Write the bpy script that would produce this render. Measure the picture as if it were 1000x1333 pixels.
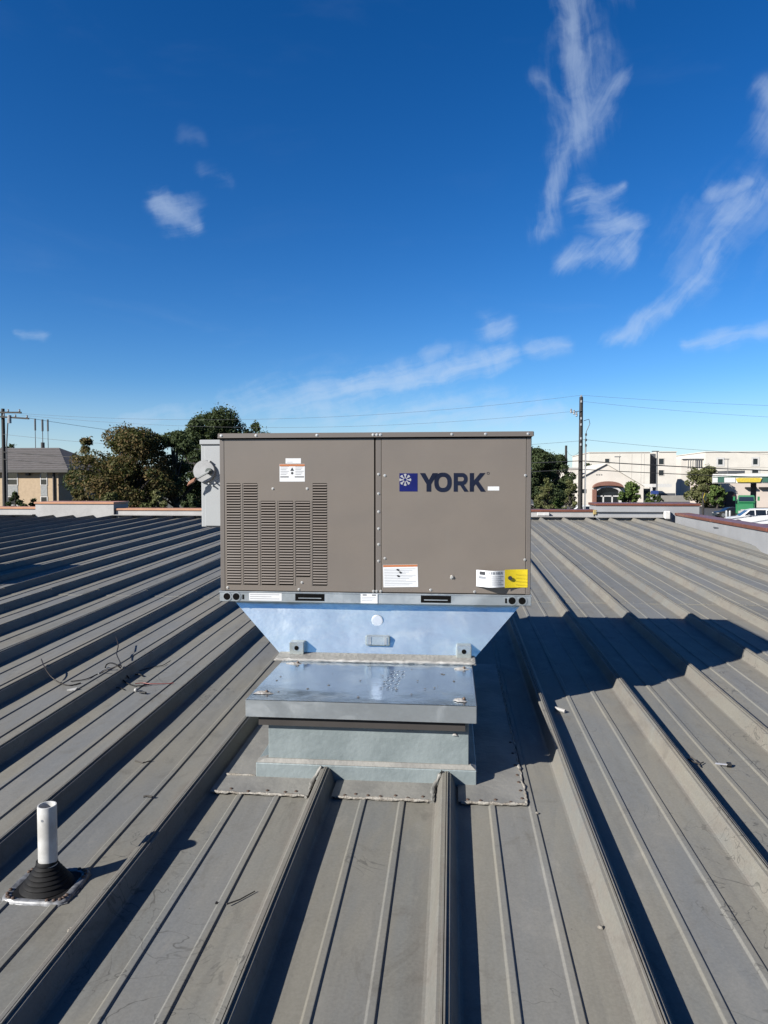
import bpy, bmesh, math, random
from mathutils import Vector, Matrix
R = math.radians
random.seed(7)
for o in list(bpy.data.objects): bpy.data.objects.remove(o)
SC = bpy.context.scene
COL = SC.collection

# ------------------------------------------------------------------ camera
FPX, YAW, PITCH, EYE, SL = 924.0, math.atan(88/924), math.atan(34.5/924), 1.6, .0346
cd = bpy.data.cameras.new('camera'); cam = bpy.data.objects.new('camera', cd); COL.objects.link(cam)
cd.sensor_fit = 'VERTICAL'; cd.sensor_height = 36; cd.lens = 36*FPX/1333
cd.clip_start = .05; cd.clip_end = 5000
cam.location = (0, 0, EYE); cam.rotation_euler = (R(90)-PITCH, 0, YAW)
SC.camera = cam
# ------------------------------------------------------------------ sun, sky, exposure
SUN_EL = R(29.5); SUN_AZ = math.atan2(-.77, -.64)          # direction towards the sun, clockwise from +Y
SUN_DIR = Vector((math.sin(SUN_AZ)*math.cos(SUN_EL), math.cos(SUN_AZ)*math.cos(SUN_EL), math.sin(SUN_EL)))
sd = bpy.data.lights.new('sun', 'SUN'); sd.energy = 5.0; sd.angle = R(.53); sd.color = (1, .955, .88)
so = bpy.data.objects.new('sun', sd); COL.objects.link(so); so.location = (-20, -20, 30)
so.rotation_euler = SUN_DIR.to_track_quat('Z', 'Y').to_euler()
SC.view_settings.view_transform = 'Standard'; SC.view_settings.look = 'None'
SC.view_settings.gamma = 1; SC.view_settings.exposure = 1.5; SC.view_settings.use_curve_mapping = False
SC.cycles.max_bounces = 6; SC.cycles.diffuse_bounces = 3; SC.cycles.glossy_bounces = 4

fw = Vector((-math.sin(YAW)*math.cos(PITCH), math.cos(YAW)*math.cos(PITCH), -math.sin(PITCH)))
rt = Vector((math.cos(YAW), math.sin(YAW), 0)); up = rt.cross(fw)
def ray(px, py): return fw + rt*((px-500)/FPX) - up*((py-666.5)/FPX)      # photo measurements -> survey directions
def at(px, py, Y):
    d = ray(px, py); return Vector((0, 0, EYE)) + d*(Y/d.y)
def on_roof(px, py, h=0):
    d = ray(px, py); return Vector((0, 0, EYE)) + d*((h-EYE)/(d.z-SL*d.y))

class NT:
    def __init__(s, tree): s.t = tree; s.n = tree.nodes; s.l = tree.links
    def node(s, typ, ins=None, **kw):
        n = s.n.new(typ)
        for k, v in kw.items(): setattr(n, k, v)
        for k, v in (ins or {}).items():
            if isinstance(v, bpy.types.NodeSocket): s.l.new(v, n.inputs[k])
            else: n.inputs[k].default_value = v
        return n
    def math(s, op, a, b=None, c=None, clamp=False):
        ins = {0: a}
        if b is not None: ins[1] = b
        if c is not None: ins[2] = c
        return s.node('ShaderNodeMath', ins, operation=op, use_clamp=clamp).outputs[0]
    def vmath(s, op, a, b=None, scale=None):
        ins = {0: a}
        if b is not None: ins[1] = b
        if scale is not None: ins[3] = scale
        n = s.node('ShaderNodeVectorMath', ins, operation=op)
        return n.outputs[1] if op in ('DOT_PRODUCT', 'LENGTH', 'DISTANCE') else n.outputs[0]
    def mix(s, f, a, b, blend='MIX'):
        n = s.node('ShaderNodeMix', None, data_type='RGBA', blend_type=blend)
        for i, v in ((0, f), (6, a), (7, b)):
            if isinstance(v, bpy.types.NodeSocket): s.l.new(v, n.inputs[i])
            else: n.inputs[i].default_value = v
        return n.outputs[2]
    def ramp(s, f, stops, interp='LINEAR'):
        n = s.node('ShaderNodeValToRGB', {0: f}); cr = n.color_ramp; cr.interpolation = interp
        while len(cr.elements) < len(stops): cr.elements.new(.5)
        for e, (p, c) in zip(cr.elements, stops):
            e.position = p; e.color = c if len(c) == 4 else (*c, 1)
        return n.outputs[0]
    def smooth(s, v, a, b, c=0., d=1.):
        n = s.node('ShaderNodeMapRange', {0: v, 1: a, 2: b, 3: c, 4: d}, interpolation_type='SMOOTHSTEP'); return n.outputs[0]
    def noise(s, vec, scale, detail=3, rough=.55, dist=0.):
        n = s.node('ShaderNodeTexNoise', {'Scale': scale, 'Detail': detail, 'Roughness': rough, 'Distortion': dist})
        if vec is not None: s.l.new(vec, n.inputs['Vector'])
        return n

world = bpy.data.worlds.new('World'); SC.world = world; world.use_nodes = True
def build_world():
    W = NT(world.node_tree); W.n.clear()
    sky = W.node('ShaderNodeTexSky', sky_type='NISHITA', sun_disc=False, sun_elevation=SUN_EL, sun_rotation=SUN_AZ % (2*math.pi),
                 altitude=200, air_density=1.0, dust_density=.3, ozone_density=5.0)
    g = W.node('ShaderNodeGamma', {0: sky.outputs[0], 1: 1.2}).outputs[0]
    g = W.node('ShaderNodeHueSaturation', {'Hue': .5055, 'Saturation': 1.2, 'Value': .68, 'Color': g}).outputs[0]
    tc = W.node('ShaderNodeTexCoord').outputs['Generated']
    xyz = W.node('ShaderNodeSeparateXYZ', {0: tc})
    az = W.math('ARCTAN2', xyz.outputs[0], xyz.outputs[1]); el = W.math('ARCSINE', xyz.outputs[2])
    p0 = W.node('ShaderNodeCombineXYZ', {0: az, 1: el, 2: 0.}).outputs[0]
    wn = W.noise(p0, 11, 4, .55)
    warp = W.vmath('SCALE', W.vmath('SUBTRACT', wn.outputs[1], (.5, .5, .5)), scale=.036)
    p = W.vmath('MULTIPLY', W.vmath('ADD', p0, warp), (1, 1, 0))
    def ae(px, py):
        d = ray(px, py).normalized(); return Vector((math.atan2(d.x, d.y), math.asin(d.z), 0))
    strokes = [                                            # cirrus: list of (x, y, half width) and a density
        (.46, [(738, -40, 28), (746, 40, 30), (762, 110, 33), (757, 150, 34), (738, 195, 22), (722, 245, 13), (710, 295, 17)]),
        (.42, [(812, 100, 10), (785, 125, 24), (760, 150, 26)]), (.30, [(705, 105, 10), (745, 150, 20)]),
        (.55, [(808, 238, 7), (765, 262, 22), (795, 284, 20), (824, 292, 14)]), (.55, [(822, 296, 12), (800, 318, 24), (742, 342, 14)]),
        (.50, [(992, 250, 16), (950, 285, 22), (925, 345, 16), (880, 395, 16), (825, 432, 15), (790, 443, 9)]),
        (.24, [(990, 262, 36), (925, 315, 48), (890, 380, 26)]), (.45, [(972, 238, 8), (930, 256, 12)]),
        (.48, [(996, 424, 9), (945, 438, 11), (893, 453, 7)]),
        (.50, [(205, 256, 12), (235, 275, 20), (256, 290, 10)]), (.15, [(262, 222, 9), (296, 233, 9)]), (.09, [(240, 178, 9), (262, 186, 7)]),
        (.45, [(738, 446, 9), (690, 452, 12)]), (.62, [(665, 460, 13), (620, 474, 20), (545, 492, 24), (455, 508, 22)]), (.45, [(640, 426, 18), (654, 428, 16)]),
        (.36, [(555, 463, 14), (578, 460, 10)]), (.50, [(300, 530, 26), (420, 530, 44), (520, 545, 52), (640, 545, 40), (745, 538, 26)]),
        (.36, [(24, 436, 6), (54, 437, 6)]), (.4, [(998, 120, 14), (1010, 160, 26)]), (.42, [(170, 548, 24), (300, 548, 30)]), (.34, [(-20, 572, 26), (110, 580, 26)]),
        (.35, [(1100, 210, 30), (1180, 300, 40), (1220, 420, 25)]), (.35, [(-140, 330, 20), (-60, 372, 26), (-20, 380, 10)]),
        (.4, [(880, -160, 30), (820, -90, 40), (770, -60, 30)])]
    fibs = []
    for ang, along, across in ((100, 5, 34), (52, 4.5, 36), (14, 4, 42)):
        q = W.node('ShaderNodeMapping', {0: p, 2: (0, 0, R(-ang))}).outputs[0]
        fibs.append(W.noise(W.node('ShaderNodeMapping', {0: q, 3: (along, across, 1)}).outputs[0], 1., 5, .62, .25).outputs[0])
    iso = W.noise(p, 24, 6, .62, .3).outputs[0]
    total = None; si = -1
    fid = [0, 1, 0, 2, 1, 1, 1, 1, 2, 2, 2, 2, 2, 2, 2, 2, 2, 2, 1, 2, 2, 1, 2, 0]
    for dens, pts in strokes:
        best = None; si += 1; fb = fibs[fid[si]]
        for (x0, y0, w0), (x1, y1, w1) in zip(pts, pts[1:]):
            a, b = ae(x0, y0), ae(x1, y1); ba = b-a; k = 1.95/FPX
            pa = W.vmath('SUBTRACT', p, tuple(a))
            h = W.math('MULTIPLY', W.vmath('DOT_PRODUCT', pa, tuple(ba)), 1/max(ba.dot(ba), 1e-9), clamp=True)
            d = W.vmath('DISTANCE', pa, W.vmath('SCALE', tuple(ba), scale=h))
            w = W.math('MULTIPLY_ADD', h, (w1-w0)*k, w0*k)
            v = W.math('SUBTRACT', 1., W.math('DIVIDE', d, w), clamp=True)
            best = v if best is None else W.math('MAXIMUM', best, v)
        er = W.math('ADD', best, W.math('MULTIPLY', W.math('SUBTRACT', W.math('MULTIPLY_ADD', iso, .8, fb), .9), 1.9))
        m = W.math('MULTIPLY', W.math('MULTIPLY', W.smooth(er, .15, 1.45), W.smooth(best, 0., .75)), dens*.84)
        total = m if total is None else W.math('MAXIMUM', total, m)
    thin = W.noise(W.node('ShaderNodeMapping', {0: p0, 3: (1.2, 4.5, 1)}).outputs[0], 2.6, 6, .6, .5).outputs[0]
    low = W.smooth(el, .30, .02)
    veil = W.math('MULTIPLY', W.smooth(thin, .53, .80), W.math('MULTIPLY_ADD', low, .28, .02))
    cl = W.math('ADD', total, veil, clamp=True)
    cl = W.math('MULTIPLY', cl, W.smooth(el, -.01, .03))
    cl = W.math('MAXIMUM', cl, W.math('MULTIPLY', W.smooth(el, .15, .0), .45))
    K = 1/SKY
    col = W.mix(cl, g, (.215*K, .26*K, .32*K, 1))
    bg = W.node('ShaderNodeBackground', {0: col, 1: SKY})
    W.l.new(bg.outputs[0], W.node('ShaderNodeOutputWorld').inputs[0])
SKY = .05
build_world()

# ------------------------------------------------------------------ materials
MATS = {}; ALB = .345                                      # exposure is one stop up, so paints are held down to match
def mat(name, col, rough=.6, metal=0., var=.12, scale=6., bump=.0, bscale=60., col2=None, stretch=(1, 1, 1), spec=.5, perobj=0.):
    if name in MATS: return MATS[name]
    m = bpy.data.materials.new(name); m.use_nodes = True; N = NT(m.node_tree); N.n.clear()
    pos = N.node('ShaderNodeNewGeometry').outputs['Position']
    v = N.node('ShaderNodeMapping', {0: pos, 3: stretch}).outputs[0]
    nz = N.noise(v, scale, 5, .6).outputs[0]
    if metal < .6: col = tuple(c*ALB for c in col); col2 = col2 and tuple(c*ALB for c in col2)
    c2 = col2 or tuple(c*(1-var*2) for c in col)
    c = N.mix(N.smooth(nz, .35, .68), (*col, 1), (*c2, 1))
    if perobj:
        rnd = N.node('ShaderNodeObjectInfo').outputs['Random']
        c = N.node('ShaderNodeHueSaturation', {'Value': N.math('MULTIPLY_ADD', rnd, perobj, 1-perobj/2), 'Color': c}).outputs[0]
    b = N.node('ShaderNodeBsdfPrincipled', {'Base Color': c, 'Metallic': metal, 'Specular IOR Level': spec,
               'Roughness': N.math('MULTIPLY_ADD', nz, .2, rough-.1)})
    if bump:
        bn = N.node('ShaderNodeBump', {'Strength': bump, 'Distance': .02, 'Height': N.noise(pos, bscale, 4).outputs[0]}); N.l.new(bn.outputs[0], b.inputs['Normal'])
    N.l.new(b.outputs[0], N.node('ShaderNodeOutputMaterial').inputs[0])
    MATS[name] = m; return m

def roof_material():
    m = bpy.data.materials.new('weathered_roof_metal'); m.use_nodes = True; N = NT(m.node_tree); N.n.clear()
    pos = N.node('ShaderNodeNewGeometry').outputs['Position']
    ms = lambda s: N.node('ShaderNodeMapping', {0: pos, 3: s}).outputs[0]
    rnd = N.node('ShaderNodeObjectInfo').outputs['Random']
    big = N.noise(ms((1.6, .5, 1)), 1.5, 6, .62, .6).outputs[0]
    streak = N.noise(ms((9, .35, 1)), 2.2, 5, .6).outputs[0]
    fine = N.noise(pos, 95, 4, .7).outputs[0]
    blot = N.noise(ms((1, .6, 1)), 5, 6, .68, 1.2).outputs[0]
    c = N.mix(N.smooth(big, .36, .66), (0.128, 0.121, 0.101, 1), (0.101, 0.104, 0.100, 1))
    px_ = N.node('ShaderNodeSeparateXYZ', {0: pos}).outputs[0]
    u = N.math('FRACT', N.math('ADD', N.math('DIVIDE', N.math('ADD', px_, .02), .6), 100.))
    wob = N.math('MULTIPLY_ADD', N.noise(ms((1, .6, 1)), 4, 4).outputs[0], .16, -.08)
    mid = N.math('ABSOLUTE', N.math('SUBTRACT', N.math('ADD', u, wob), .506))
    wear = N.smooth(N.noise(ms((.8, .3, 1)), 1.1, 3).outputs[0], .40, .58)
    c = N.mix(N.math('MULTIPLY', N.math('MULTIPLY', N.smooth(mid, .19, .10), wear), .42), c, (0.094, 0.101, 0.112, 1))
    foot = N.smooth(mid, .30, .40)
    c = N.mix(N.math('MULTIPLY', N.math('MULTIPLY', foot, N.smooth(blot, .40, .62)), .5), c, (0.120, 0.103, 0.088, 1))
    c = N.mix(N.math('MULTIPLY', N.smooth(streak, .50, .72), .38), c, (0.076, 0.074, 0.069, 1))
    c = N.mix(N.math('MULTIPLY', N.smooth(blot, .53, .72), .62), c, (0.070, 0.066, 0.057, 1))
    c = N.mix(N.math('MULTIPLY', N.smooth(blot, .44, .27), .40), c, (0.170, 0.162, 0.144, 1))
    # scuffs: thin curling marks where a distorted noise crosses a level
    sc = N.noise(pos, 3.1, 3, .5, 2.4).outputs[0]
    line = N.smooth(N.math('ABSOLUTE', N.math('SUBTRACT', sc, .5)), .010, .002)
    where = N.smooth(N.noise(pos, 1.3, 2).outputs[0], .53, .64)
    c = N.mix(N.math('MULTIPLY', N.math('MULTIPLY', line, where), .75), c, (0.031, 0.031, 0.029, 1))
    sp = N.node('ShaderNodeTexVoronoi', {'Vector': pos, 'Scale': 22.}).outputs[0]
    c = N.mix(N.math('MULTIPLY', N.smooth(sp, .10, .05), N.smooth(N.noise(pos, 9, 2).outputs[0], .62, .7)), c, (0.044, 0.037, 0.029, 1))
    c = N.mix(.22, c, N.mix(N.smooth(fine, .3, .7), (0.082, 0.079, 0.072, 1), (0.161, 0.156, 0.141, 1)))
    c = N.node('ShaderNodeHueSaturation', {'Value': N.math('MULTIPLY_ADD', rnd, .12, .85), 'Color': c}).outputs[0]
    b = N.node('ShaderNodeBsdfPrincipled', {'Base Color': c, 'Metallic': .0, 'Specular IOR Level': .18,
               'Roughness': N.math('MULTIPLY_ADD', blot, .3, .46)})
    h = N.math('ADD', N.math('MULTIPLY', N.noise(ms((2, .8, 1)), 2.5, 2).outputs[0], 1.), N.math('MULTIPLY', fine, .03))
    bn = N.node('ShaderNodeBump', {'Strength': .28, 'Distance': .02, 'Height': h}); N.l.new(bn.outputs[0], b.inputs['Normal'])
    N.l.new(b.outputs[0], N.node('ShaderNodeOutputMaterial').inputs[0]); return m

def galv_material(name, col, rough, dent=.2, dirt=.3, metal=1.):
    m = bpy.data.materials.new(name); m.use_nodes = True; N = NT(m.node_tree); N.n.clear()
    pos = N.node('ShaderNodeNewGeometry').outputs['Position']
    sp = N.node('ShaderNodeTexVoronoi', {'Vector': pos, 'Scale': 70.}, feature='F1')
    sv = N.node('ShaderNodeSeparateColor', {0: sp.outputs['Color']}).outputs[0]
    cloud = N.noise(pos, 5, 6, .65, .8).outputs[0]
    c = N.mix(sv, tuple(x*.975 for x in col)+(1,), tuple(x*1.02 for x in col)+(1,))
    d = N.math('MULTIPLY', N.smooth(cloud, .5, .75), dirt)
    c = N.mix(d, c, (.16, .15, .14, 1))
    b = N.node('ShaderNodeBsdfPrincipled', {'Base Color': c, 'Metallic': N.math('SUBTRACT', metal, N.math('MULTIPLY', d, .8)),
          'Roughness': N.math('ADD', N.math('MULTIPLY_ADD', sv, .006, rough), N.math('MULTIPLY', N.smooth(cloud, .4, .75), dirt*.5))})
    h = N.math('ADD', N.noise(pos, 2.6, 2, .4).outputs[0], N.math('MULTIPLY', N.noise(pos, 13, 2).outputs[0], .10))
    bn = N.node('ShaderNodeBump', {'Strength': dent, 'Distance': .05, 'Height': h}); N.l.new(bn.outputs[0], b.inputs['Normal'])
    N.l.new(b.outputs[0], N.node('ShaderNodeOutputMaterial').inputs[0]); return m

def leaf_material(name, a, b_, c_):
    m = bpy.data.materials.new(name); m.use_nodes = True; N = NT(m.node_tree); N.n.clear()
    rnd = N.node('ShaderNodeNewGeometry')
    col = N.ramp(rnd.outputs['Random Per Island'], [(0, a), (.55, b_), (1, c_)])
    clump = N.noise(rnd.outputs['Position'], .55, 3, .6).outputs[0]
    col = N.mix(N.smooth(clump, .4, .65, 0., .6), col, (*c_, 1))
    b = N.node('ShaderNodeBsdfPrincipled', {'Base Color': col, 'Roughness': .7, 'Specular IOR Level': .08})
    tr = N.node('ShaderNodeBsdfTranslucent', {0: N.mix(.5, col, (.10, .14, .02, 1))})
    mx = N.node('ShaderNodeMixShader', {0: .14, 1: b.outputs[0], 2: tr.outputs[0]})
    N.l.new(mx.outputs[0], N.node('ShaderNodeOutputMaterial').inputs[0]); return m

ROOF = roof_material()
GALV = galv_material('galvanised_sheet', (.49, .535, .525), .23, .40, .08, .83)
CAPM = galv_material('bright_galvanised_cap', (.46, .56, .67), .15, .22, .18, .97)
RAIL = galv_material('galvanised_rail', (.34, .365, .38), .36, .10, .25, .85)
CURB = mat('aged_zinc_curb', (.42, .49, .50), .5, .15, .10, 4, .15, 30, col2=(.30, .36, .37))
FLASH = mat('dull_flashing', (.38, .37, .335), .6, .0, .15, 5, .15, 30, col2=(.27, .265, .245))
SEAL = mat('dirty_sealant', (.52, .49, .43), .7, 0, .2, 25, .5, 90, col2=(.30, .26, .21))
def taupe_panel():
    m = bpy.data.materials.new('taupe_panel_enamel'); m.use_nodes = True; N = NT(m.node_tree); N.n.clear()
    pos = N.node('ShaderNodeNewGeometry').outputs['Position']
    ms = lambda q: N.node('ShaderNodeMapping', {0: pos, 3: q}).outputs[0]
    run = N.noise(ms((14, 1, .9)), 1.6, 5, .6).outputs[0]; dust = N.noise(ms((1, 1, 1.4)), 2.2, 5, .62).outputs[0]
    k = lambda *c: (*[x*ALB for x in c], 1)
    c = N.mix(N.smooth(dust, .35, .68), k(.278, .238, .204), k(.252, .218, .190))
    c = N.mix(N.math('MULTIPLY', N.smooth(run, .55, .75), .30), c, k(.275, .250, .225))
    c = N.mix(N.math('MULTIPLY', N.smooth(N.noise(pos, 30, 4, .7).outputs[0], .60, .78), .22), c, k(.19, .165, .145))
    b = N.node('ShaderNodeBsdfPrincipled', {'Base Color': c, 'Roughness': N.math('MULTIPLY_ADD', dust, .18, .24), 'Specular IOR Level': .5})
    h = N.math('ADD', N.noise(ms((1, 1, 1)), 2.3, 2, .4).outputs[0], N.math('MULTIPLY', N.noise(pos, 260, 2).outputs[0], .004))
    bn = N.node('ShaderNodeBump', {'Strength': .22, 'Distance': .03, 'Height': h}); N.l.new(bn.outputs[0], b.inputs['Normal'])
    N.l.new(b.outputs[0], N.node('ShaderNodeOutputMaterial').inputs[0]); return m
TAUPE = taupe_panel()
TAUPE_OLD = mat('taupe_enamel', (.236, .206, .184), .42, 0, .025, 2.2, .05, 220)
TAUPE2 = mat('taupe_enamel_edge', (.225, .196, .175), .42, 0, .04, 6)
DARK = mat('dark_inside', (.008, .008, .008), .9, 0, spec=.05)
SCREW = mat('screw_zinc', (.55, .53, .50), .35, .8)
PAPER = mat('label_white', (1.05, 1.07, 1.10), .5, 0, .03)
ORANGE = mat('label_orange', (.72, .22, .05), .5)
INK = mat('label_ink', (.02, .025, .035), .5)
GREYINK = mat('label_small_print', (.38, .40, .44), .5)
YELLOW = mat('label_yellow', (1.1, .84, .012), .5, 0, .02)
NAVY = mat('logo_navy', (.016, .025, .19), .7, spec=.05)
NAVY2 = mat('letter_navy', (.016, .024, .056), .7, spec=.05)
SILVER = mat('logo_silver', (.58, .58, .60), .4)
BOXGREY = mat('pale_grey_enamel', (.56, .585, .60), .45, 0, .03)
PVC = mat('white_pipe', (.95, .95, .93), .45, 0, .04, 8, col2=(.62, .61, .58))
RUBBER = mat('black_rubber', (.016, .016, .017), .7, 0, .25, 30, spec=.15)
LEAD = mat('aluminium_ring', (.40, .41, .43), .5, .3, .3, 40)
HANDLE = mat('orange_handle', (.55, .25, .14), .45)
COPING2 = mat('pale_orange_coping', (.80, .40, .22), .42, .0, .10, 3)  # paler, more orange coping colour for the left parapets
COPING = mat('brick_red_coping', (.30, .105, .062), .42, .0, .14, 3)
PARWALL = mat('parapet_white', (.60, .59, .58), .6, 0, .08, 2.5, .1, 20)
PARGREY = mat('parapet_grey_sheet', (.60, .615, .64), .5, .1, .08, 1.2)
WIRE_B = mat('wire_black', (.012, .012, .013), .6, spec=.2); WIRE_W = mat('wire_white', (.6, .6, .58), .5); WIRE_R = mat('wire_red', (.35, .05, .03), .5)
WIRE_U = mat('wire_brown', (.035, .025, .02), .5, spec=.2)
WOOD = mat('creosote_wood', (.022, .017, .015), .8, 0, .2, 8, stretch=(4, 4, .4))
LINEC = mat('aged_line', (.16, .17, .19), .6)
CABLE = mat('cable_dark', (.03, .03, .032), .6)
POLEGREY = mat('steel_grey', (.28, .29, .30), .5, .4)
PORC = mat('insulator_grey', (.55, .57, .60), .35)
ASPH = mat('asphalt', (.062, .062, .068), .9, 0, .15, .3, .2, 20)
CONC = mat('concrete', (.42, .40, .36), .85, 0, .08, 1.)
CREAM = mat('cream_stucco', (1.05, 1.0, .90), .85, 0, .04, .4)
CREAM2 = mat('pale_stucco', (1.05, .98, .88), .85, 0, .05, .4)
WHITEP = mat('white_trim', (1., .99, .96), .6)
GLASS = mat('dark_window', (.02, .025, .03), .12, 0, .1, 1., spec=.8)
SHADEGREY = mat('dark_shade_grey', (.11, .12, .14), .7)  # dark grey parts, and the painted shade of the recess wall
REDBROWN = mat('red_brown_arch', (.36, .16, .11), .7)
BRICKTAN = mat('tan_brick', (.72, .54, .35), .85, 0, .07, 3.)
SHINGLE = mat('grey_shingle', (.17, .155, .155), .9, 0, .1, 2.)
FASCIA = mat('dark_fascia', (.03, .025, .022), .6)
GREENP = mat('green_paint', (.015, .27, .085), .35)
DGREEN = mat('dark_green_band', (.01, .13, .085), .5)
SIGNY = mat('sign_yellow', (.80, .60, .02), .5)
CARWHITE = mat('car_white', (1., 1.01, 1.02), .3, 0, .02)
CARDARK = mat('car_dark', (.02, .021, .024), .3, 0, .02)
TYRE = mat('tyre', (.015, .015, .015), .8); RIM = mat('rim', (.35, .36, .37), .35, .8)
LAMPG = mat('lamp_glass', (.7, .7, .68), .2); BLUEP = mat('blue_sign', (.03, .08, .35), .5)
BARK = mat('bark', (.07, .055, .042), .9, 0, .2, 4)
GRASS = mat('dry_verge', (.12, .11, .06), .95, 0, .2, .5)
LEAF_OAK = leaf_material('oak_leaf', (0.0234, 0.0281, 0.0125), (0.0429, 0.0484, 0.0172), (0.0819, 0.0515, 0.0234))
LEAF_DARK = leaf_material('dark_leaf', (0.0156, 0.0234, 0.0125), (0.0273, 0.0390, 0.0172), (0.0390, 0.0515, 0.0218))
LEAF_OLIVE = leaf_material('olive_leaf', (0.0351, 0.0429, 0.0172), (0.0585, 0.0663, 0.0250), (0.0780, 0.0780, 0.0351))
LEAF_GREEN = leaf_material('green_leaf', (0.0273, 0.0468, 0.0140), (0.0468, 0.0780, 0.0218), (0.0780, 0.1014, 0.0312))

# ------------------------------------------------------------------ mesh helpers
class MB:
    def __init__(s): s.v = []; s.f = []
    def face(s, pts):
        i = len(s.v); s.v += [Vector(p) for p in pts]; s.f.append(list(range(i, i+len(pts)))); return s
    def hexa(s, b, t):                                    # bottom quad, top quad (same winding, ccw from above)
        i = len(s.v); s.v += [Vector(p) for p in list(b)+list(t)]; n = len(b)
        s.f.append([i+k for k in range(n)][::-1]); s.f.append([i+n+k for k in range(n)])
        for k in range(n):
            j = (k+1) % n; s.f.append([i+k, i+j, i+n+j, i+n+k])
        return s
    def box(s, x0, x1, y0, y1, z0, z1):
        return s.hexa([(x0, y0, z0), (x1, y0, z0), (x1, y1, z0), (x0, y1, z0)], [(x0, y0, z1), (x1, y0, z1), (x1, y1, z1), (x0, y1, z1)])
    def rbox(s, x0, x1, y0, y1, h0, h1):                  # box that follows the slope of the roof
        P = [(x0, y0), (x1, y0), (x1, y1), (x0, y1)]
        return s.hexa([(x, y, SL*y+h0) for x, y in P], [(x, y, SL*y+h1) for x, y in P])
    def tube(s, pts, rad, n=8, caps=True):
        pts = [Vector(p) for p in pts]; rads = rad if isinstance(rad, (list, tuple)) else [rad]*len(pts)
        i0 = len(s.v)
        for k, p in enumerate(pts):
            d = (pts[min(k+1, len(pts)-1)]-pts[max(k-1, 0)])
            d = d.normalized() if d.length > 1e-9 else Vector((0, 0, 1))
            a = d.cross(Vector((0, 0, 1)) if abs(d.z) < .9 else Vector((1, 0, 0))).normalized(); b = d.cross(a)
            for q in range(n):
                t = 2*math.pi*q/n; s.v.append(p+(a*math.cos(t)+b*math.sin(t))*rads[k])
        for k in range(len(pts)-1):
            for q in range(n):
                r = (q+1) % n; s.f.append([i0+k*n+r, i0+k*n+q, i0+(k+1)*n+q, i0+(k+1)*n+r])
        if caps:
            s.f.append([i0+q for q in range(n)]); s.f.append([i0+(len(pts)-1)*n+q for q in range(n)][::-1])
        return s
    def lathe(s, c, prof, n=24, sq=None):                 # prof: (radius, z)
        i0 = len(s.v); c = Vector(c)
        for r_, z in prof:
            for q in range(n):
                t = 2*math.pi*q/n; s.v.append(c+Vector((r_*math.cos(t), r_*math.sin(t), z)))
        for k in range(len(prof)-1):
            for q in range(n):
                r = (q+1) % n; s.f.append([i0+k*n+q, i0+k*n+r, i0+(k+1)*n+r, i0+(k+1)*n+q])
        return s
    def prism(s, poly, axis, a0, a1):                     # poly in the two other axes, extruded along axis
        def P(p, a): return (a, p[0], p[1]) if axis == 'x' else (p[0], a, p[1]) if axis == 'y' else (p[0], p[1], a)
        return s.hexa([P(p, a0) for p in poly], [P(p, a1) for p in poly])
    def mesh(s, name, material, off=Vector(), smooth=None, bevel=0., seg=1):
        me = bpy.data.meshes.new(name)
        me.from_pydata([v-off for v in s.v], [], s.f)
        bm = bmesh.new(); bm.from_mesh(me); bmesh.ops.recalc_face_normals(bm, faces=bm.faces)
        if bevel:
            es = [e for e in bm.edges if len(e.link_faces) == 2 and e.calc_face_angle(0) > R(30)]
            bmesh.ops.bevel(bm, geom=es, offset=bevel, segments=seg, affect='EDGES', clamp_overlap=True)
        bm.to_mesh(me); bm.free()
        if material: me.materials.append(material)
        if smooth is not None:
            for p in me.polygons: p.use_smooth = True
            me.set_sharp_from_angle(angle=R(smooth))
        return me
    def build(s, name, material, parent=None, smooth=None, bevel=0., seg=1):
        off = wloc(parent) if parent else (s.v[0]*0 + base_of(s.v))
        o = bpy.data.objects.new(name, s.mesh(name, material, off, smooth, bevel, seg)); COL.objects.link(o)
        if parent: o.parent = parent
        else: o.location = off
        return o
def base_of(vs):
    return Vector((sum(v.x for v in vs)/len(vs), sum(v.y for v in vs)/len(vs), min(v.z for v in vs)))
def wloc(o):
    p = Vector()
    while o: p += Vector(o.location); o = o.parent
    return p
def tag(o, label, cat, group=None):
    o['label'] = label; o['category'] = cat
    if group: o['group'] = group
    return o
def thing(name, loc, label, cat, group=None):
    o = bpy.data.objects.new(name, None); COL.objects.link(o); o.location = loc; o.empty_display_size = .2
    return tag(o, label, cat, group)
def structure(o): o['kind'] = 'structure'; return o
def instance(name, me, loc, parent, rot=None):            # a piece that shares its mesh
    o = bpy.data.objects.new(name, me); COL.objects.link(o); o.parent = parent; o.location = Vector(loc)-wloc(parent)
    if rot: o.rotation_euler = rot
    return o
def curve_plate(name, splines, material, parent, y, depth=.0012):   # flat lettering: outline and holes in x, z, standing on the plane y
    cu = bpy.data.curves.new(name, 'CURVE'); cu.dimensions = '2D'; cu.fill_mode = 'BOTH'; cu.extrude = depth
    for pts in splines:
        sp = cu.splines.new('POLY'); sp.points.add(len(pts)-1); sp.use_cyclic_u = True
        for q, (x, z) in zip(sp.points, pts): q.co = (x, z, 0, 1)
    t = bpy.data.objects.new('t', cu); COL.objects.link(t)
    dg = bpy.context.evaluated_depsgraph_get(); me = bpy.data.meshes.new_from_object(t.evaluated_get(dg))
    bpy.data.objects.remove(t)
    off = wloc(parent)
    for v in me.vertices: x, z, d = v.co; v.co = Vector((x, y-d, z))-off
    me.materials.clear(); me.materials.append(material); me.name = name
    o = bpy.data.objects.new(name, me); COL.objects.link(o); o.parent = parent; return o
HEX = MB().lathe((0, 0, 0), [(0, .006), (.0045, .006), (.0055, .004), (.0055, .0015), (.009, .0012), (.009, 0)], 8)

GZ = -2.2                                                  # ground level
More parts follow.
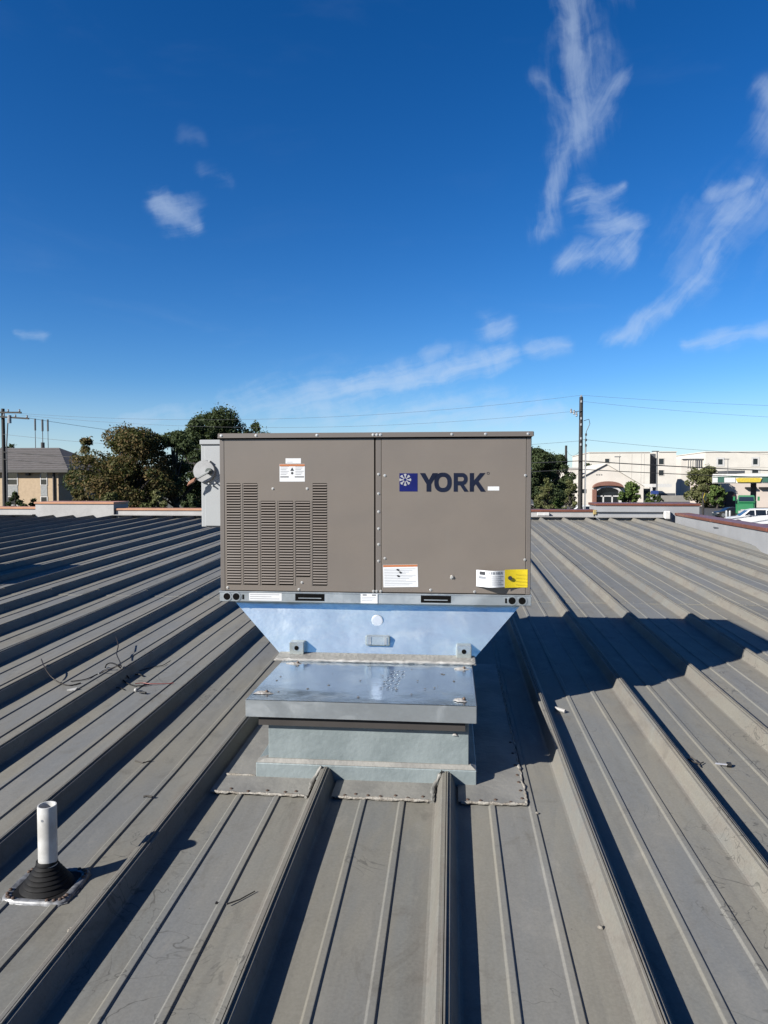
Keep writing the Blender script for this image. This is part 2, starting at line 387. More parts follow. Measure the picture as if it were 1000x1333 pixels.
# ================================================================== THE SETTING
MB().box(-900, 900, -60, 1500, GZ-.3, GZ).build('ground', GRASS)['kind'] = 'structure'
MB().box(8, 160, 30, 205, GZ-.1, GZ+.004).build('parking_lot', ASPH)['kind'] = 'structure'
MB().box(-160, 8, 40, 52, GZ-.1, GZ+.006).build('side_street', ASPH)['kind'] = 'structure'
MB().box(14, 160, 141, 143.5, GZ-.1, GZ+.12).build('sidewalk', CONC, bevel=.02)['kind'] = 'structure'
mk = MB()
for i in range(16): mk.box(26+i*2.7, 26.1+i*2.7, 92, 97, GZ-.05, GZ+.010)
mk.build('parking_marking', WHITEP)['kind'] = 'structure'

# ---- the roof: trapezoid-rib panels, one object each
roof = structure(bpy.data.objects.new('roof', None)); COL.objects.link(roof)
W = .6; RIB0 = -.02
def profile(l=True, r=True):
    L = [(.002, .079), (.007, .079), (.008, .071), (.019, .071), (.023, .068), (.045, .007), (.051, .002), (.060, 0)] if l else [(0, 0), (.03, 0), (.062, 0)]
    Rr = [(.538, 0), (.548, .002), (.555, .008), (.577, .068), (.581, .071), (.592, .071), (.593, .078), (.599, .078)] if r else [(.52, 0), (.54, 0), (.56, 0), (.60, 0)]
    mid = []
    for c in (.212, .395): mid += [(c-.019, 0), (c-.017, .001), (c-.011, .0065), (c-.009, .007), (c+.009, .007), (c+.011, .0065), (c+.016, .001), (c+.019, 0)]
    return L+[(.13, 0)]+mid[:8]+[(.30, 0)]+mid[8:]+[(.47, 0)]+Rr
def panel_mesh(sections, seed, lift=0.):
    rg = random.Random(seed); mb = MB(); ph = [rg.uniform(0, 6.28) for _ in range(6)]
    for y0, y1, l, r in sections:
        P = profile(l, r); n = max(2, int((y1-y0)/.35)); i0 = len(mb.v)
        if lift:                                           # turned-down front edge of the upper sheet
            for x, z in P: mb.v.append(Vector((x, y0-.001, SL*y0+z-.001)))
            m = len(P); mb.f += [[i0+q, i0+q+1, i0+m+q+1, i0+m+q] for q in range(m-1)]; i0 += m
        for k in range(n+1):
            y = y0+(y1-y0)*k/n
            for x, z in P:
                wv = .0016*math.sin(y*2.1+ph[0]+x*7)+.0012*math.sin(y*4.7+ph[1]-x*11)
                wx = .0012*math.sin(y*1.3+ph[2])
                onrib = x < .1 or x > .5
                mb.v.append(Vector((x+(0 if onrib else wx), y, SL*y+z+lift+(0 if onrib else wv))))
        m = len(P)
        for k in range(n):
            for q in range(m-1): mb.f.append([i0+k*m+q, i0+k*m+q+1, i0+(k+1)*m+q+1, i0+(k+1)*m+q])
    return mb.mesh('roof_panel', ROOF)
YC, YB, LAP, YEND, YNEAR = 3.45, 5.55, 8.1, 19.42, -3.
near_v = [panel_mesh([(YNEAR, LAP+.06, True, True)], s) for s in range(4)]
far_v = [panel_mesh([(LAP, YEND, True, True)], s+20, .005) for s in range(4)]
special = {-2: (True, False), -1: (False, False), 0: (False, True)}
for k in range(-34, 10):
    x = RIB0+k*W
    if k in special:
        l, r = special[k]
        me = panel_mesh([(YNEAR, YC, True, True), (YC, YB, l, r), (YB, LAP+.06, True, True)], 50+k)
    else: me = near_v[k % 4]
    if k < 9: instance('roof_panel', me, (x, 0, 0), roof)
    if k < 9: instance('roof_panel', far_v[(k*3+1) % 4], (x, 0, 0), roof)
# end-lap fasteners and a strip of lap sealant
lapb = MB()
for k in range(-34, 9):
    x = RIB0+k*W
    for u in (.10, .165, .255, .345, .44, .505): lapb.lathe((x+u, LAP+.03, SL*LAP+.004), [(.008, 0), (.008, .003), (.005, .004), (.004, .006), (0, .006)], 6)
lb = lapb.build('lap_screw', mat('dull_screw', (.42, .41, .38), .6, .3), roof); lb['kind'] = 'stuff'

# flashing sheets round the curb, with beads of sealant and rivets
fl = MB()
for x0, x1 in ((-1.155, -.676), (-.564, -.076), (.036, .354)): fl.rbox(x0, x1, 3.275, YC+.005, .0125, .0145)
fl.rbox(-1.155, -.975, YC+.006, YB, .0125, .0145); fl.rbox(.12, .354, YC+.006, YB, .0125, .0145)
fl.build('flashing_sheet', FLASH, roof)
def bead(pts, r0, seed, name='sealant_bead', parent=None, material=None):
    rg = random.Random(seed); P = []; Q = []
    pts = [Vector(p) for p in pts]
    for a, b in zip(pts, pts[1:]):
        n = max(2, int((b-a).length/.02))
        for k in range(n):
            p = a.lerp(b, k/n); P.append(p+Vector((rg.uniform(-.004, .004), rg.uniform(-.003, .003), rg.uniform(-.002, .002)))); Q.append(r0*rg.uniform(.55, 1.25))
    P.append(pts[-1]); Q.append(r0*.5)
    return MB().tube(P, Q, 6).build(name, material or SEAL, parent, smooth=60)
def rp(x, y, h): return (x, y, SL*y+h)
bead([rp(-1.14, 3.276, .012), rp(-.69, 3.272, .012)], .008, 1, parent=roof)
bead([rp(-.55, 3.272, .012), rp(-.09, 3.276, .012)], .008, 2, parent=roof)
bead([rp(.05, 3.274, .012), rp(.352, 3.276, .012)], .008, 3, parent=roof)
bead([rp(.354, 3.28, .012), rp(.354, 5.5, .012)], .007, 4, parent=roof)
bead([rp(-1.141, 3.46, .014), rp(-.985, 3.46, .014)], .008, 6, parent=roof)
for i, xr in enumerate((-.62, -.02)):
    bead([rp(xr-.064, 3.27, .006), rp(xr-.062, 3.40, .012), rp(xr-.046, 3.44, .04), rp(xr-.022, 3.446, .082)], .012, 7+i, parent=roof, material=FLASH)
rv = MB()
for x in (-1.06, -.97, -.88, -.79, -.74, -.50, -.45, -.39, -.33, -.26, -.20, -.13, .08, .14, .21, .28): rv.lathe(rp(x, 3.298+.01*math.sin(x*40), .013), [(.009, 0), (.008, .004), (.004, .0065), (0, .007)], 8)
for y in (3.33, 3.41, 3.5, 3.58, 3.7, 3.85, 4.0): rv.lathe(rp(.335, y, .013), [(.009, 0), (.008, .004), (.004, .0065), (0, .007)], 8)
rv.build('rivet', mat('rusty_rivet', (.16, .10, .07), .6, .4), roof)

# ---- parapets
def parapet(name, x0, x1, y0, y1, top, label, wallmat, lip=.03, ch=.065, base=GZ, cop=None):
    t = thing(name, ((x0+x1)/2, (y0+y1)/2, base), label, 'parapet wall')
    MB().box(x0, x1, y0, y1, base, top-ch).build('wall', wallmat, t)
    n = max(1, round((x1-x0)/3.05)); w = (x1-x0+2*lip)/n
    for i in range(n):                                     # coping lengths with a thin joint
        a = x0-lip+i*w; b = a+w-.006
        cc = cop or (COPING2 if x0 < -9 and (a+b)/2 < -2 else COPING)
        MB().hexa([(a, y0-lip, top-ch), (b, y0-lip, top-ch), (b, y1+lip, top-ch), (a, y1+lip, top-ch)],
                  [(a, y0-lip, top-.008), (b, y0-lip, top-.008), (b, y1+lip, top), (a, y1+lip, top)]).build('coping', cc, t, bevel=.006)
    return t
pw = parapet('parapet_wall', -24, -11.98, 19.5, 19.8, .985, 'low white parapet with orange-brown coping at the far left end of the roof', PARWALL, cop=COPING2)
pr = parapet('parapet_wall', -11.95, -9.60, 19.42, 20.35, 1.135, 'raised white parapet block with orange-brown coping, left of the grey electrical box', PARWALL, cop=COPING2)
pm = parapet('parapet_wall', -9.57, 3.80, 19.5, 19.8, .955, 'long low white parapet with red-brown coping running behind the rooftop air conditioner', PARWALL)
pq = parapet('parapet_wall', 3.84, 6.50, 19.40, 20.3, 1.13, 'raised grey parapet block with brown coping in front of the arched building', PARGREY)
MB().box(3.83, 5.75, 19.33, 19.395, .90, .915).build('joint_flashing', PARGREY, pq)
MB().box(5.57, 5.74, 19.25, 19.395, .70, .93).build('white_corner_patch', WHITEP, pq, bevel=.03)
MB().box(3.76, 3.86, 19.36, 19.395, .82, .95).build('yellow_sealant_patch', mat('yellowed_foam', (.55, .42, .16), .8), pq, bevel=.02)
# ledge trim along the foot of the far parapet
for x0, x1, p in ((-24, -11.98, pw), (-9.57, 3.80, pm)):
    MB().box(x0, x1, 19.30, 19.497, .755, .772).build('ledge_flashing', PARWALL, p)
MB().box(3.85, 5.54, 19.22, 19.395, .752, .770).build('ledge_flashing', PARWALL, pq)
MB().box(2.3, 2.62, 19.40, 19.497, .785, .875).build('white_patch', WHITEP, pm, bevel=.01)
# right side wall, bends a little
t = thing('parapet_wall', (5.6, 12, GZ), 'grey sheet-clad side parapet with red-brown coping along the right edge of the roof', 'parapet wall')
pl = [(5.31, -3), (5.31, 12.5), (5.84, 19.2)]
w = MB(); c = [MB() for _ in range(6)]
for (xa, ya), (xb, yb) in zip(pl, pl[1:]):
    w.hexa([(xa, ya, GZ), (xa+.3, ya, GZ), (xb+.3, yb, GZ), (xb, yb, GZ)], [(xa, ya, .82), (xa+.3, ya, .82), (xb+.3, yb, .82), (xb, yb, .82)])
w.build('wall', PARGREY, t)
segs = [((5.31, -3), (5.31, 3)), ((5.31, 3), (5.31, 9)), ((5.31, 9), (5.31, 12.5)), ((5.31, 12.5), (5.575, 15.85)), ((5.575, 15.85), (5.84, 19.2))]
for (xa, ya), (xb, yb) in segs:
    yb2 = yb-.006
    MB().hexa([(xa-.03, ya, .82), (xa+.33, ya, .82), (xb+.33, yb2, .82), (xb-.03, yb2, .82)],
              [(xa-.03, ya, .885), (xa+.33, ya, .89), (xb+.33, yb2, .89), (xb-.03, yb2, .885)]).build('coping', COPING, t, bevel=.006)
pt = at(917, 688, 15.); MB().box(5.535, 5.548, 15.25, 15.65, .70, .725).build('scupper_stain_plate', SHADEGREY, t)
# the walls of the building below the roof edge
bw = MB().box(-20.4, 5.3, -3.2, -3.02, GZ, -.15).box(-20.6, -20.42, -3.2, 19.8, GZ, .0)
bw.build('building_wall', CREAM)['kind'] = 'structure'
# ================================================================== THE ROOFTOP UNIT
KU = 4.375/4.305; UY = 4.375; UD = 1.10
def ux(x): return x*KU
def uz(z): return EYE+(z-EYE)*KU
UX0, UX1 = ux(-1.437), ux(.4735)
ZR0, ZR1, ZL0, ZL1 = uz(.877), uz(.943), uz(1.889), uz(1.922)

# ---- old curb with its cap
cb = thing('roof_curb', (-.42, 4.4, SL*4.4), 'old grey sheet-metal roof curb on the roof, partly covered with a shiny cap', 'roof curb')
MB().box(-.918, .089, 3.475, 5.40, .05, .445).build('curb_wall', CURB, cb, bevel=.003)
MB().hexa([(-.978, 3.452, SL*3.45), (.127, 3.452, SL*3.45), (.127, 5.44, SL*5.44), (-.978, 5.44, SL*5.44)],
          [(-.978, 3.452, .203), (.127, 3.452, .203), (.127, 5.44, .25), (-.978, 5.44, .25)]).build('base_flange', CURB, cb, bevel=.004)
MB().hexa([(-.975, 3.455, .205), (.124, 3.455, .205), (.124, 3.5, .212), (-.975, 3.5, .212)], [(-.93, 3.468, .224), (.10, 3.468, .224), (.10, 3.5, .226), (-.93, 3.5, .226)]).build('flange_fold', FLASH, cb)
cap = MB()
n, m = 14, 10
cx0, cx1, cy0, cy1 = -1.018, .122, 3.425, 4.24
rg = random.Random(3)
for i in range(n+1):
    for j in range(m+1):
        u, v = i/n, j/m
        z = .533+.004*math.sin(u*5+v*3)*math.sin(v*math.pi)*math.sin(u*math.pi)+rg.uniform(-.0005, .0005)+.004*v
        cap.v.append(Vector((cx0+(cx1-cx0)*u, cy0+(cy1-cy0)*v, z)))
for i in range(n):
    for j in range(m):
        a = i*(m+1)+j; cap.f.append([a, a+m+1, a+m+2, a+1])
capo = cap.build('cap', CAPM, cb, smooth=50)
MB().box(cx0, cx1, cy0-.003, cy0, .448, .531).box(cx0-.003, cx0, cy0, cy1, .448, .531).box(cx1, cx1+.003, cy0, cy1, .448, .531).build('cap_lip', RAIL, capo)
MB().box(-.96, .07, 3.445, 3.474, .40, .447).build('shade_nailer', mat('nailer_shade', (.05, .042, .038), .9), cb)  # nailer strip coloured near black for the shadow below the cap lip
MB().hexa([(-1.075, 4.19, .537), (.15, 4.19, .537), (.15, 4.352, .537), (-1.075, 4.352, .537)], [(-1.07, 4.195, .546), (.145, 4.195, .546), (.145, 4.352, .556), (-1.07, 4.352, .556)]).build('sealed_joint', mat('caulked_tape', (.50, .48, .45), .6, .2, .12, 12, .5, 40), cb, bevel=.003)
bead([(-1.06, 4.20, .545), (-.6, 4.192, .545), (-.2, 4.198, .546), (.14, 4.195, .546)], .010, 11, parent=cb, material=mat('pale_caulk', (.55, .53, .50), .65, 0, .15, 20))
def blob(c, rx, ry, rz, seed, parent, name='sealant_blob', material=None):
    rg = random.Random(seed); mb = MB(); N_, M_ = 12, 5
    mb.v.append(Vector(c)+Vector((0, 0, rz)))
    for j in range(1, M_+1):
        for i in range(N_):
            t = 2*math.pi*i/N_; f = j/M_; k = f*rg.uniform(.7, 1.25)
            mb.v.append(Vector(c)+Vector((rx*k*math.cos(t), ry*k*math.sin(t), rz*(1-f*f)*rg.uniform(.6, 1.1))))
    for i in range(N_): mb.f.append([0, 1+i, 1+(i+1) % N_])
    for j in range(M_-1):
        for i in range(N_): mb.f.append([1+j*N_+i, 1+(j+1)*N_+i, 1+(j+1)*N_+(i+1) % N_, 1+j*N_+(i+1) % N_])
    return mb.build(name, material or SEALW, parent, smooth=50)
SEALW = mat('white_sealant', (.62, .61, .60), .6, 0, .12, 30, .4, 60, col2=(.40, .37, .33))
for i, (x, y, a, b) in enumerate(((-.96, 3.53, .05, .022), (.045, 3.50, .035, .03), (.055, 4.10, .05, .02), (-.93, 4.13, .055, .018))):
    blob((x, y, .536), a, b, .011, i+3, cb)
    MB().lathe((x+.02, y, .540), [(.008, 0), (.008, .006), (.005, .012), (0, .013)], 8).build('rivet', MATS['rusty_rivet'], cb)
# felt pen scrawl on the cap: short dark strokes
sk = MB(); rg = random.Random(21)
for j in range(6):
    for i in range(3):
        x = -.37+i*.03+rg.uniform(-.006, .006)+j*.007; y = 3.66+j*.065
        sk.tube([(x, y, .5372+.004*j*.1), (x+.012, y+.03, .5374+.004*j*.1), (x+.02, y+.012, .5374+.004*j*.1)], .0018, 4)
sk.build('pen_mark', GREYINK, capo)
dr = MB(); rg = random.Random(33)
for j in range(26):
    x, y = rg.uniform(-.95, .05), rg.uniform(3.5, 4.15); r_ = rg.choice((.003, .004, .006, .008)); dr.lathe((x, y, .5365), [(r_, 0), (r_*.7, .0016), (0, .002)], 7)
dr.build('dirt_spot', mat('dried_dirt', (.17, .15, .13), .9), capo)['kind'] = 'stuff'
for x, z in ((-.20, .385), (.02, .37), (-.82, .40)): blob((x, 3.471, z), .014, .006, .012, int(x*100)+200, cb, 'sealant_drip')

# ---- curb adapter: flared galvanised transition
ad = thing('curb_adapter', (-.47, 4.6, .54), 'flared blue-reflecting galvanised curb adapter between the old curb and the air conditioner', 'curb adapter')
YT = 4.435; zb, zt = .545, ZR0-.002
tx0, tx1, bx0, bx1 = ux(-1.342)-.03, ux(.394)+.03, -1.075, .148
body = MB()
def loftface(a, b, c, d, nu=10, nv=5, bul=.0):           # a,b bottom; c,d top (c above b)
    i0 = len(body.v); a, b, c, d = map(Vector, (a, b, c, d)); nr = (b-a).cross(d-a).normalized()
    for j in range(nv+1):
        for i in range(nu+1):
            u, v = i/nu, j/nv; p = a.lerp(b, u).lerp(d.lerp(c, u), v)
            body.v.append(p+nr*bul*math.sin(math.pi*u)*math.sin(math.pi*v)*math.sin(u*7+1))
    for j in range(nv):
        for i in range(nu): q = i0+j*(nu+1)+i; body.f.append([q, q+1, q+nu+2, q+nu+1])
YBK = UY+UD-.05
loftface((bx0, 4.355, zb), (bx1, 4.355, zb), (tx1, YT, zt), (tx0, YT, zt), 14, 6, .004)
loftface((bx1, 4.355, zb), (bx1, 5.36, zb), (tx1, YBK, zt), (tx1, YT, zt))
loftface((bx1, 5.36, zb), (bx0, 5.36, zb), (tx0, YBK, zt), (tx1, YBK, zt))
loftface((bx0, 5.36, zb), (bx0, 4.355, zb), (tx0, YT, zt), (tx0, YBK, zt))
body.build('transition_body', GALV, ad, smooth=30)
def ady(z): return 4.355+(YT-4.355)*(z-zb)/(zt-zb)
for cxl in (-.955, .078):
    l = MB().box(cxl-.045, cxl+.045, 4.30, 4.37, .550, .628).build('lifting_lug', GALV, ad, bevel=.004)
    MB().prism([(cxl-.022*0+.014*math.cos(a), .592+.014*math.sin(a)) for a in [2*math.pi*k/12 for k in range(12)]], 'y', 4.2975, 4.3005).build('bolt_hole', DARK, l)
    MB().box(cxl-.052, cxl+.052, 4.325, 4.352, .546, .550).build('lug_foot', GALV, l)
ba = MB().box(-.53, -.38, ady(.635)-.03, ady(.635)+.004, .606, .668).build('latch_bracket', GALV, ad, bevel=.006)
for a, b in ((-.515, -.495), (-.412, -.396)): MB().box(a, b, ady(.635)-.034, ady(.635)-.0305, .615, .66).build('bracket_end', RAIL, ba)
MB().prism([(-.462+.036*math.cos(a), .752+.036*math.sin(a)) for a in [2*math.pi*k/20 for k in range(20)]], 'y', ady(.76)-.006, ady(.76)+.004).build('knockout_plug', galv_material('bright_plug', (.8, .8, .8), .4, .0, .1), ad, bevel=.003)

# ---- the packaged air conditioner
un = thing('rooftop_air_conditioner', ((UX0+UX1)/2, UY+UD/2, ZR0), 'large taupe packaged rooftop air conditioner with louvred left panel and YORK on its right panel', 'air conditioner')
# base rail
rail = MB().box(UX0-.004, UX1+.004, UY-.012, UY+UD+.012, ZR0, ZR1-.001).build('base_rail', RAIL, un, bevel=.003)
MB().box(UX0-.006, UX1+.006, UY-.016, UY-.0125, ZR1-.007, ZR1-.002).build('rail_fold', RAIL, rail)
for x0, x1 in ((-.96, -.777), (-.184, -.002)):
    a, b = ux(x0), ux(x1)
    MB().box(a, b, UY-.0135, UY-.0122, uz(.889), uz(.932)).build('fork_slot', DARK, rail)
    MB().box(a+.02, b-.02, UY-.0150, UY-.0137, uz(.903), uz(.908)).build('slot_edge', RAIL, rail)
for x in (-1.392, -1.333, .3635, .423):
    cx_, cz_ = ux(x), uz(.909)
    r_ = MB().tube([(cx_, UY-.0125, cz_), (cx_, UY-.0165, cz_)], .030, 18).build('lifting_hole_ring', RAIL, rail, smooth=30)
    MB().tube([(cx_, UY-.0166, cz_), (cx_, UY-.0172, cz_)], .022, 18).build('lifting_hole', DARK, r_)
for x in (-1.295, .322): MB().box(ux(x), ux(x)+.012, UY-.0135, UY-.0122, uz(.893), uz(.922)).build('rail_slot', DARK, rail)
# body shell
MB().box(UX0+.012, UX1-.012, UY+.03, UY+UD-.004, ZR1, ZL0).build('cabinet', TAUPE2, un)
for xa, xb in ((UX0, UX0+.03), (UX1-.03, UX1)):
    MB().box(xa, xb, UY+.001, UY+UD, ZR1, ZL0).build('corner_post', TAUPE2, un, bevel=.003)
LP0, LP1, RP0, RP1 = UX0+.031, ux(-.471), ux(-.425), UX1-.031
MB().box(ux(-.4615), ux(-.4265), UY+.001, UY+.04, ZR1, ZL0).build('centre_post', TAUPE2, un, bevel=.002)
MB().box(LP1, ux(-.4617), UY+.012, UY+.029, ZR1, ZL0).build('panel_gap', DARK, un)
# left panel with real openings
gz = {1: 1.614, 2: 1.505}
cols = [(-1.394, -1.306, .981, 1.614), (-1.286, -1.198, .981, 1.614), (-1.175, -1.086, .981, 1.505), (-1.063, -.974, .981, 1.505), (-.957, -.868, 1.034, 1.505), (-.851, -.762, .981, 1.614)]
cols = [(ux(a), ux(b), uz(c), uz(d)) for a, b, c, d in cols]
lp = MB(); xs = sorted({LP0, LP1, *[c[0] for c in cols], *[c[1] for c in cols]}); zs = sorted({ZR1+.004, ZL0-.004, *[c[2] for c in cols], *[c[3] for c in cols]})
for xa, xb in zip(xs, xs[1:]):
    for za, zb_ in zip(zs, zs[1:]):
        mx, mz = (xa+xb)/2, (za+zb_)/2
        if any(c[0] < mx < c[1] and c[2] < mz < c[3] for c in cols): continue
        lp.face([(xa, UY, za), (xb, UY, za), (xb, UY, zb_), (xa, UY, zb_)])
for a, b, c, d in cols:                                    # returns of each opening
    for q in (((a, c), (a, d)), ((b, d), (b, c)), ((a, d), (b, d)), ((b, c), (a, c))):
        (x0, z0), (x1, z1) = q; lp.face([(x0, UY, z0), (x0, UY+.012, z0), (x1, UY+.012, z1), (x1, UY, z1)])
lp.face([(LP0, UY, ZR1+.004), (LP0, UY+.02, ZR1+.004), (LP0, UY+.02, ZL0-.004), (LP0, UY, ZL0-.004)])
lp.face([(LP1, UY, ZR1+.004), (LP1, UY+.02, ZR1+.004), (LP1, UY+.02, ZL0-.004), (LP1, UY, ZL0-.004)])
lpo = lp.build('louvred_panel', TAUPE, un)
MB().box(cols[0][0]-.01, cols[-1][1]+.01, UY+.022, UY+.0295, cols[0][2]-.01, cols[0][3]+.01).build('coil_backing', DARK, lpo)
pitch = .01665; wl = cols[0][1]-cols[0][0]
lm = MB()
pr_ = [(UY-.004, -.0045), (UY-.0025, -.0056), (UY+.010, .0035), (UY+.010, .0050), (UY+.0002, .0030)]
lm.prism([(p[0]-UY, p[1]) for p in pr_], 'x', -wl/2+.0006, wl/2-.0006); lmesh = lm.mesh('louver', TAUPE, Vector())
for a, b, c, d in cols:
    nl = int((d-c)/pitch)
    for i in range(nl):
        z = d-.008-i*(d-c-.006)/nl
        instance('louver', lmesh, ((a+b)/2, UY, z), lpo)
for i in range(5):                                         # ribs pressed between louvre columns
    xm = (cols[i][1]+cols[i+1][0])/2; MB().box(xm-.004, xm+.004, UY-.002, UY+.0, cols[0][2], min(cols[i][3], cols[i+1][3])).build('pressed_rib', TAUPE, lpo)
# right panel
MB().box(RP0, RP1, UY, UY+.02, ZR1+.004, ZL0-.004).build('access_panel', TAUPE, un, bevel=.002)
rpn = un.children[-1]
# lid
lid = MB().box(UX0-.006, UX1+.012, UY-.016, UY+UD+.012, ZL0+.004, ZL1).build('lid', TAUPE2, un, bevel=.004)
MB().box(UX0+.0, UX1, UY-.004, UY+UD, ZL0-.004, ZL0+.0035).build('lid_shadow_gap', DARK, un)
MB().box(UX0-.006, UX1+.012, UY-.019, UY-.0165, ZL0+.004, ZL0+.010).build('drip_edge', TAUPE2, lid)
# condenser fan guards on the lid, just peeping over
for cx_, r_ in ((ux(-.17), .10), (ux(.14), .10)):
    g = MB()
    for k in range(3): g.tube([(cx_+(r_-k*.03)*math.cos(a), UY+.55+(r_-k*.03)*math.sin(a), ZL1+.018) for a in [2*math.pi*q/20 for q in range(21)]], .003, 4)
    for q in range(6): a = math.pi*q/6*2; g.tube([(cx_, UY+.55, ZL1+.024), (cx_+r_*math.cos(a), UY+.55+r_*math.sin(a), ZL1+.001)], .003, 4)
    g.build('fan_guard', DARK, lid)
# screws
hx = HEX.mesh('screw', SCREW, Vector())
def screw(x, z, y=None, parent=None): return instance('screw', hx, (x, UY if y is None else y, z), parent or un, (R(90), 0, 0))
for z in (1.668, 1.55, 1.44, 1.336, 1.24, 1.138): screw(ux(-.4435), uz(z), UY+.001)
for x in (-.405, .438):
    for z in (1.66, 1.155): screw(ux(x), uz(z), parent=rpn)
for x, z in ((-1.392, .962), (-.94, .957), (-.92, 1.0), (-1.1, 1.58), (-.885, 1.58)): screw(ux(x), uz(z), parent=lpo)
for x, z in ((-.125, .965), (.14, .958), (.0, 1.04)): screw(ux(x), uz(z), parent=rpn)
kn = MB().tube([(ux(.005), UY, uz(1.047)), (ux(.005), UY-.012, uz(1.047))], [.012, .007], 10).build('panel_latch', SCREW, rpn, smooth=40)
for x in (-1.42, -1.2, -.82, -.475, -.452, -.43, .0, .2, .45): instance('screw', hx, (ux(x), UY-.016, ZL0+.018), lid, (R(90), 0, 0))
for x in (-.475, -.455, -.43): screw(ux(x), uz(.953), UY-.001)
for z in (1.7, 1.4, 1.15, .98): instance('screw', hx, (UX1, UY+.02, uz(z)), un, (0, R(90), 0))
# labels on the panels
def label(x0, x1, z0, z1, parent, material=PAPER, y=UY, name='warning_label', tilt=0., lines=0, head=None, seed=0, lift=.001):
    cx_, cz_ = (x0+x1)/2, (z0+z1)/2; rg = random.Random(seed)
    def pt(x, z, dy): dx, dz = x-cx_, z-cz_; return (cx_+dx*math.cos(tilt)-dz*math.sin(tilt), y-dy, cz_+dx*math.sin(tilt)+dz*math.cos(tilt))
    def slab(a, b, c, d, d0, d1, m, nm, par):
        return MB().hexa([pt(a, c, d0), pt(b, c, d0), pt(b, d, d0), pt(a, d, d0)], [pt(a, c, d1), pt(b, c, d1), pt(b, d, d1), pt(a, d, d1)]).build(nm, m, par)
    o = slab(x0, x1, z0, z1, 0, lift, material, name, parent)
    if head: slab(x0+.001, x1-.001, z1-head, z1-.001, lift+.0001, lift+.0006, ORANGE, 'orange_band', o)
    return o, slab, pt
X, Z = ux, uz
o, slab, _ = label(X(-1.019), X(-.923), Z(1.735), Z(1.767), lpo, name='rating_label')
slab(X(-1.01), X(-.975), Z(1.743), Z(1.745), .0011, .0014, GREYINK, 'print_line', o)
o, slab, _ = label(X(-1.057), X(-.899), Z(1.624), Z(1.732), lpo, head=.014)
tri = curve_plate('warning_triangle', [[(X(-.990), Z(1.690)), (X(-.966), Z(1.690)), (X(-.978), Z(1.712))]], INK, o, UY-.0014, .0003)
curve_plate('warning_dot', [[(X(-.978)+.008*math.cos(a), Z(1.676)+.008*math.sin(a)) for a in [2*math.pi*k/12 for k in range(12)]]], INK, o, UY-.0014, .0003)
for a, b in ((-1.052, -1.0), (-.962, -.904)): slab(X(a), X(b), Z(1.650), Z(1.656), .0011, .0015, INK, 'black_bar', o)
for k in range(7):
    zz = 1.716-k*.010
    for a, b in ((-1.05, -.998), (-.958, -.906)): slab(X(a), X(b-.008*((k*7) % 3)), Z(zz), Z(zz+.003), .0011, .0013, GREYINK, 'print_line', o) if zz > 1.66 else None
o, slab, _ = label(X(-.415), X(-.203), Z(.980), Z(1.117), rpn, head=.013, tilt=R(1.4))
for k in range(11): slab(X(-.408), X(-.215-.02*((k*5) % 4)), Z(1.090-k*.0098), Z(1.0925-k*.0098), .0011, .0013, GREYINK, 'print_line', o)
for a, z in ((-.325, 1.083), (-.310, 1.068), (-.322, 1.045)): curve_plate('hazard_mark', [[(X(a)-.011, Z(z)+.004), (X(a)+.004, Z(z)-.006), (X(a)+.012, Z(z)+.002), (X(a)-.002, Z(z)+.010)]], INK, o, UY-.0017, .0003)
# curling tag: white flap over a yellow tag, both lifting off the panel
yt = MB()
def curled(mb, x0, x1, z0, z1, f, n=10):
    i0 = len(mb.v)
    for k in range(n+1):
        u = k/n; x = x0+(x1-x0)*u
        for z in (z0, z1): mb.v.append(Vector((x, UY-.0012-f(u), z)))
    for k in range(n): a = i0+2*k; mb.f.append([a, a+2, a+3, a+1])
curled(yt, X(.318), X(.4555), Z(.988), Z(1.097), lambda u: .03*(1-u)**2)
yo = yt.build('yellow_tag', YELLOW, rpn, smooth=40)
wt = MB(); curled(wt, X(.150), X(.335), Z(.992), Z(1.092), lambda u: .004+.045*math.sin(u*math.pi)**1.5+.012*u, 14)
wo = wt.build('white_tag', PAPER, rpn, smooth=40)
cl = lambda u: .004+.045*math.sin(u*math.pi)**1.5+.012*u
def printed(u0, u1, z0, z1, m, nm):
    q = MB(); n = 6
    for k in range(n+1):
        u = u0+(u1-u0)*k/n
        for z in (z0, z1): q.v.append(Vector((X(.150)+(X(.335)-X(.150))*u, UY-.0022-cl(u), z)))
    for k in range(n): a = 2*k; q.f.append([a, a+2, a+3, a+1])
    q.build(nm, m, wo)
for i in range(8): printed(.40+i*.055, .40+i*.055+.02+.012*(i % 3), Z(1.07), Z(1.085), GREYINK, 'bar_mark')
for i in range(5): printed(.34, .86-.07*(i % 2), Z(1.055-i*.012), Z(1.058-i*.012), GREYINK, 'print_line')
printed(.10, .28, Z(1.064), Z(1.084), INK, 'print_block'); printed(.08, .30, Z(1.040), Z(1.056), GREYINK, 'print_block')
curve_plate('tag_hole', [[(X(.350)+.013*math.cos(a), Z(1.047)+.013*math.sin(a)) for a in [2*math.pi*k/12 for k in range(12)]]], INK, yo, UY-.028, .0004)
for k in range(4): MB().box(X(.385), X(.445), UY-.0105+k*0, UY-.0100, Z(1.005+k*.02), Z(1.0065+k*.02)).build('print_line', mat('tag_print', (.55, .40, .01), .6), yo)
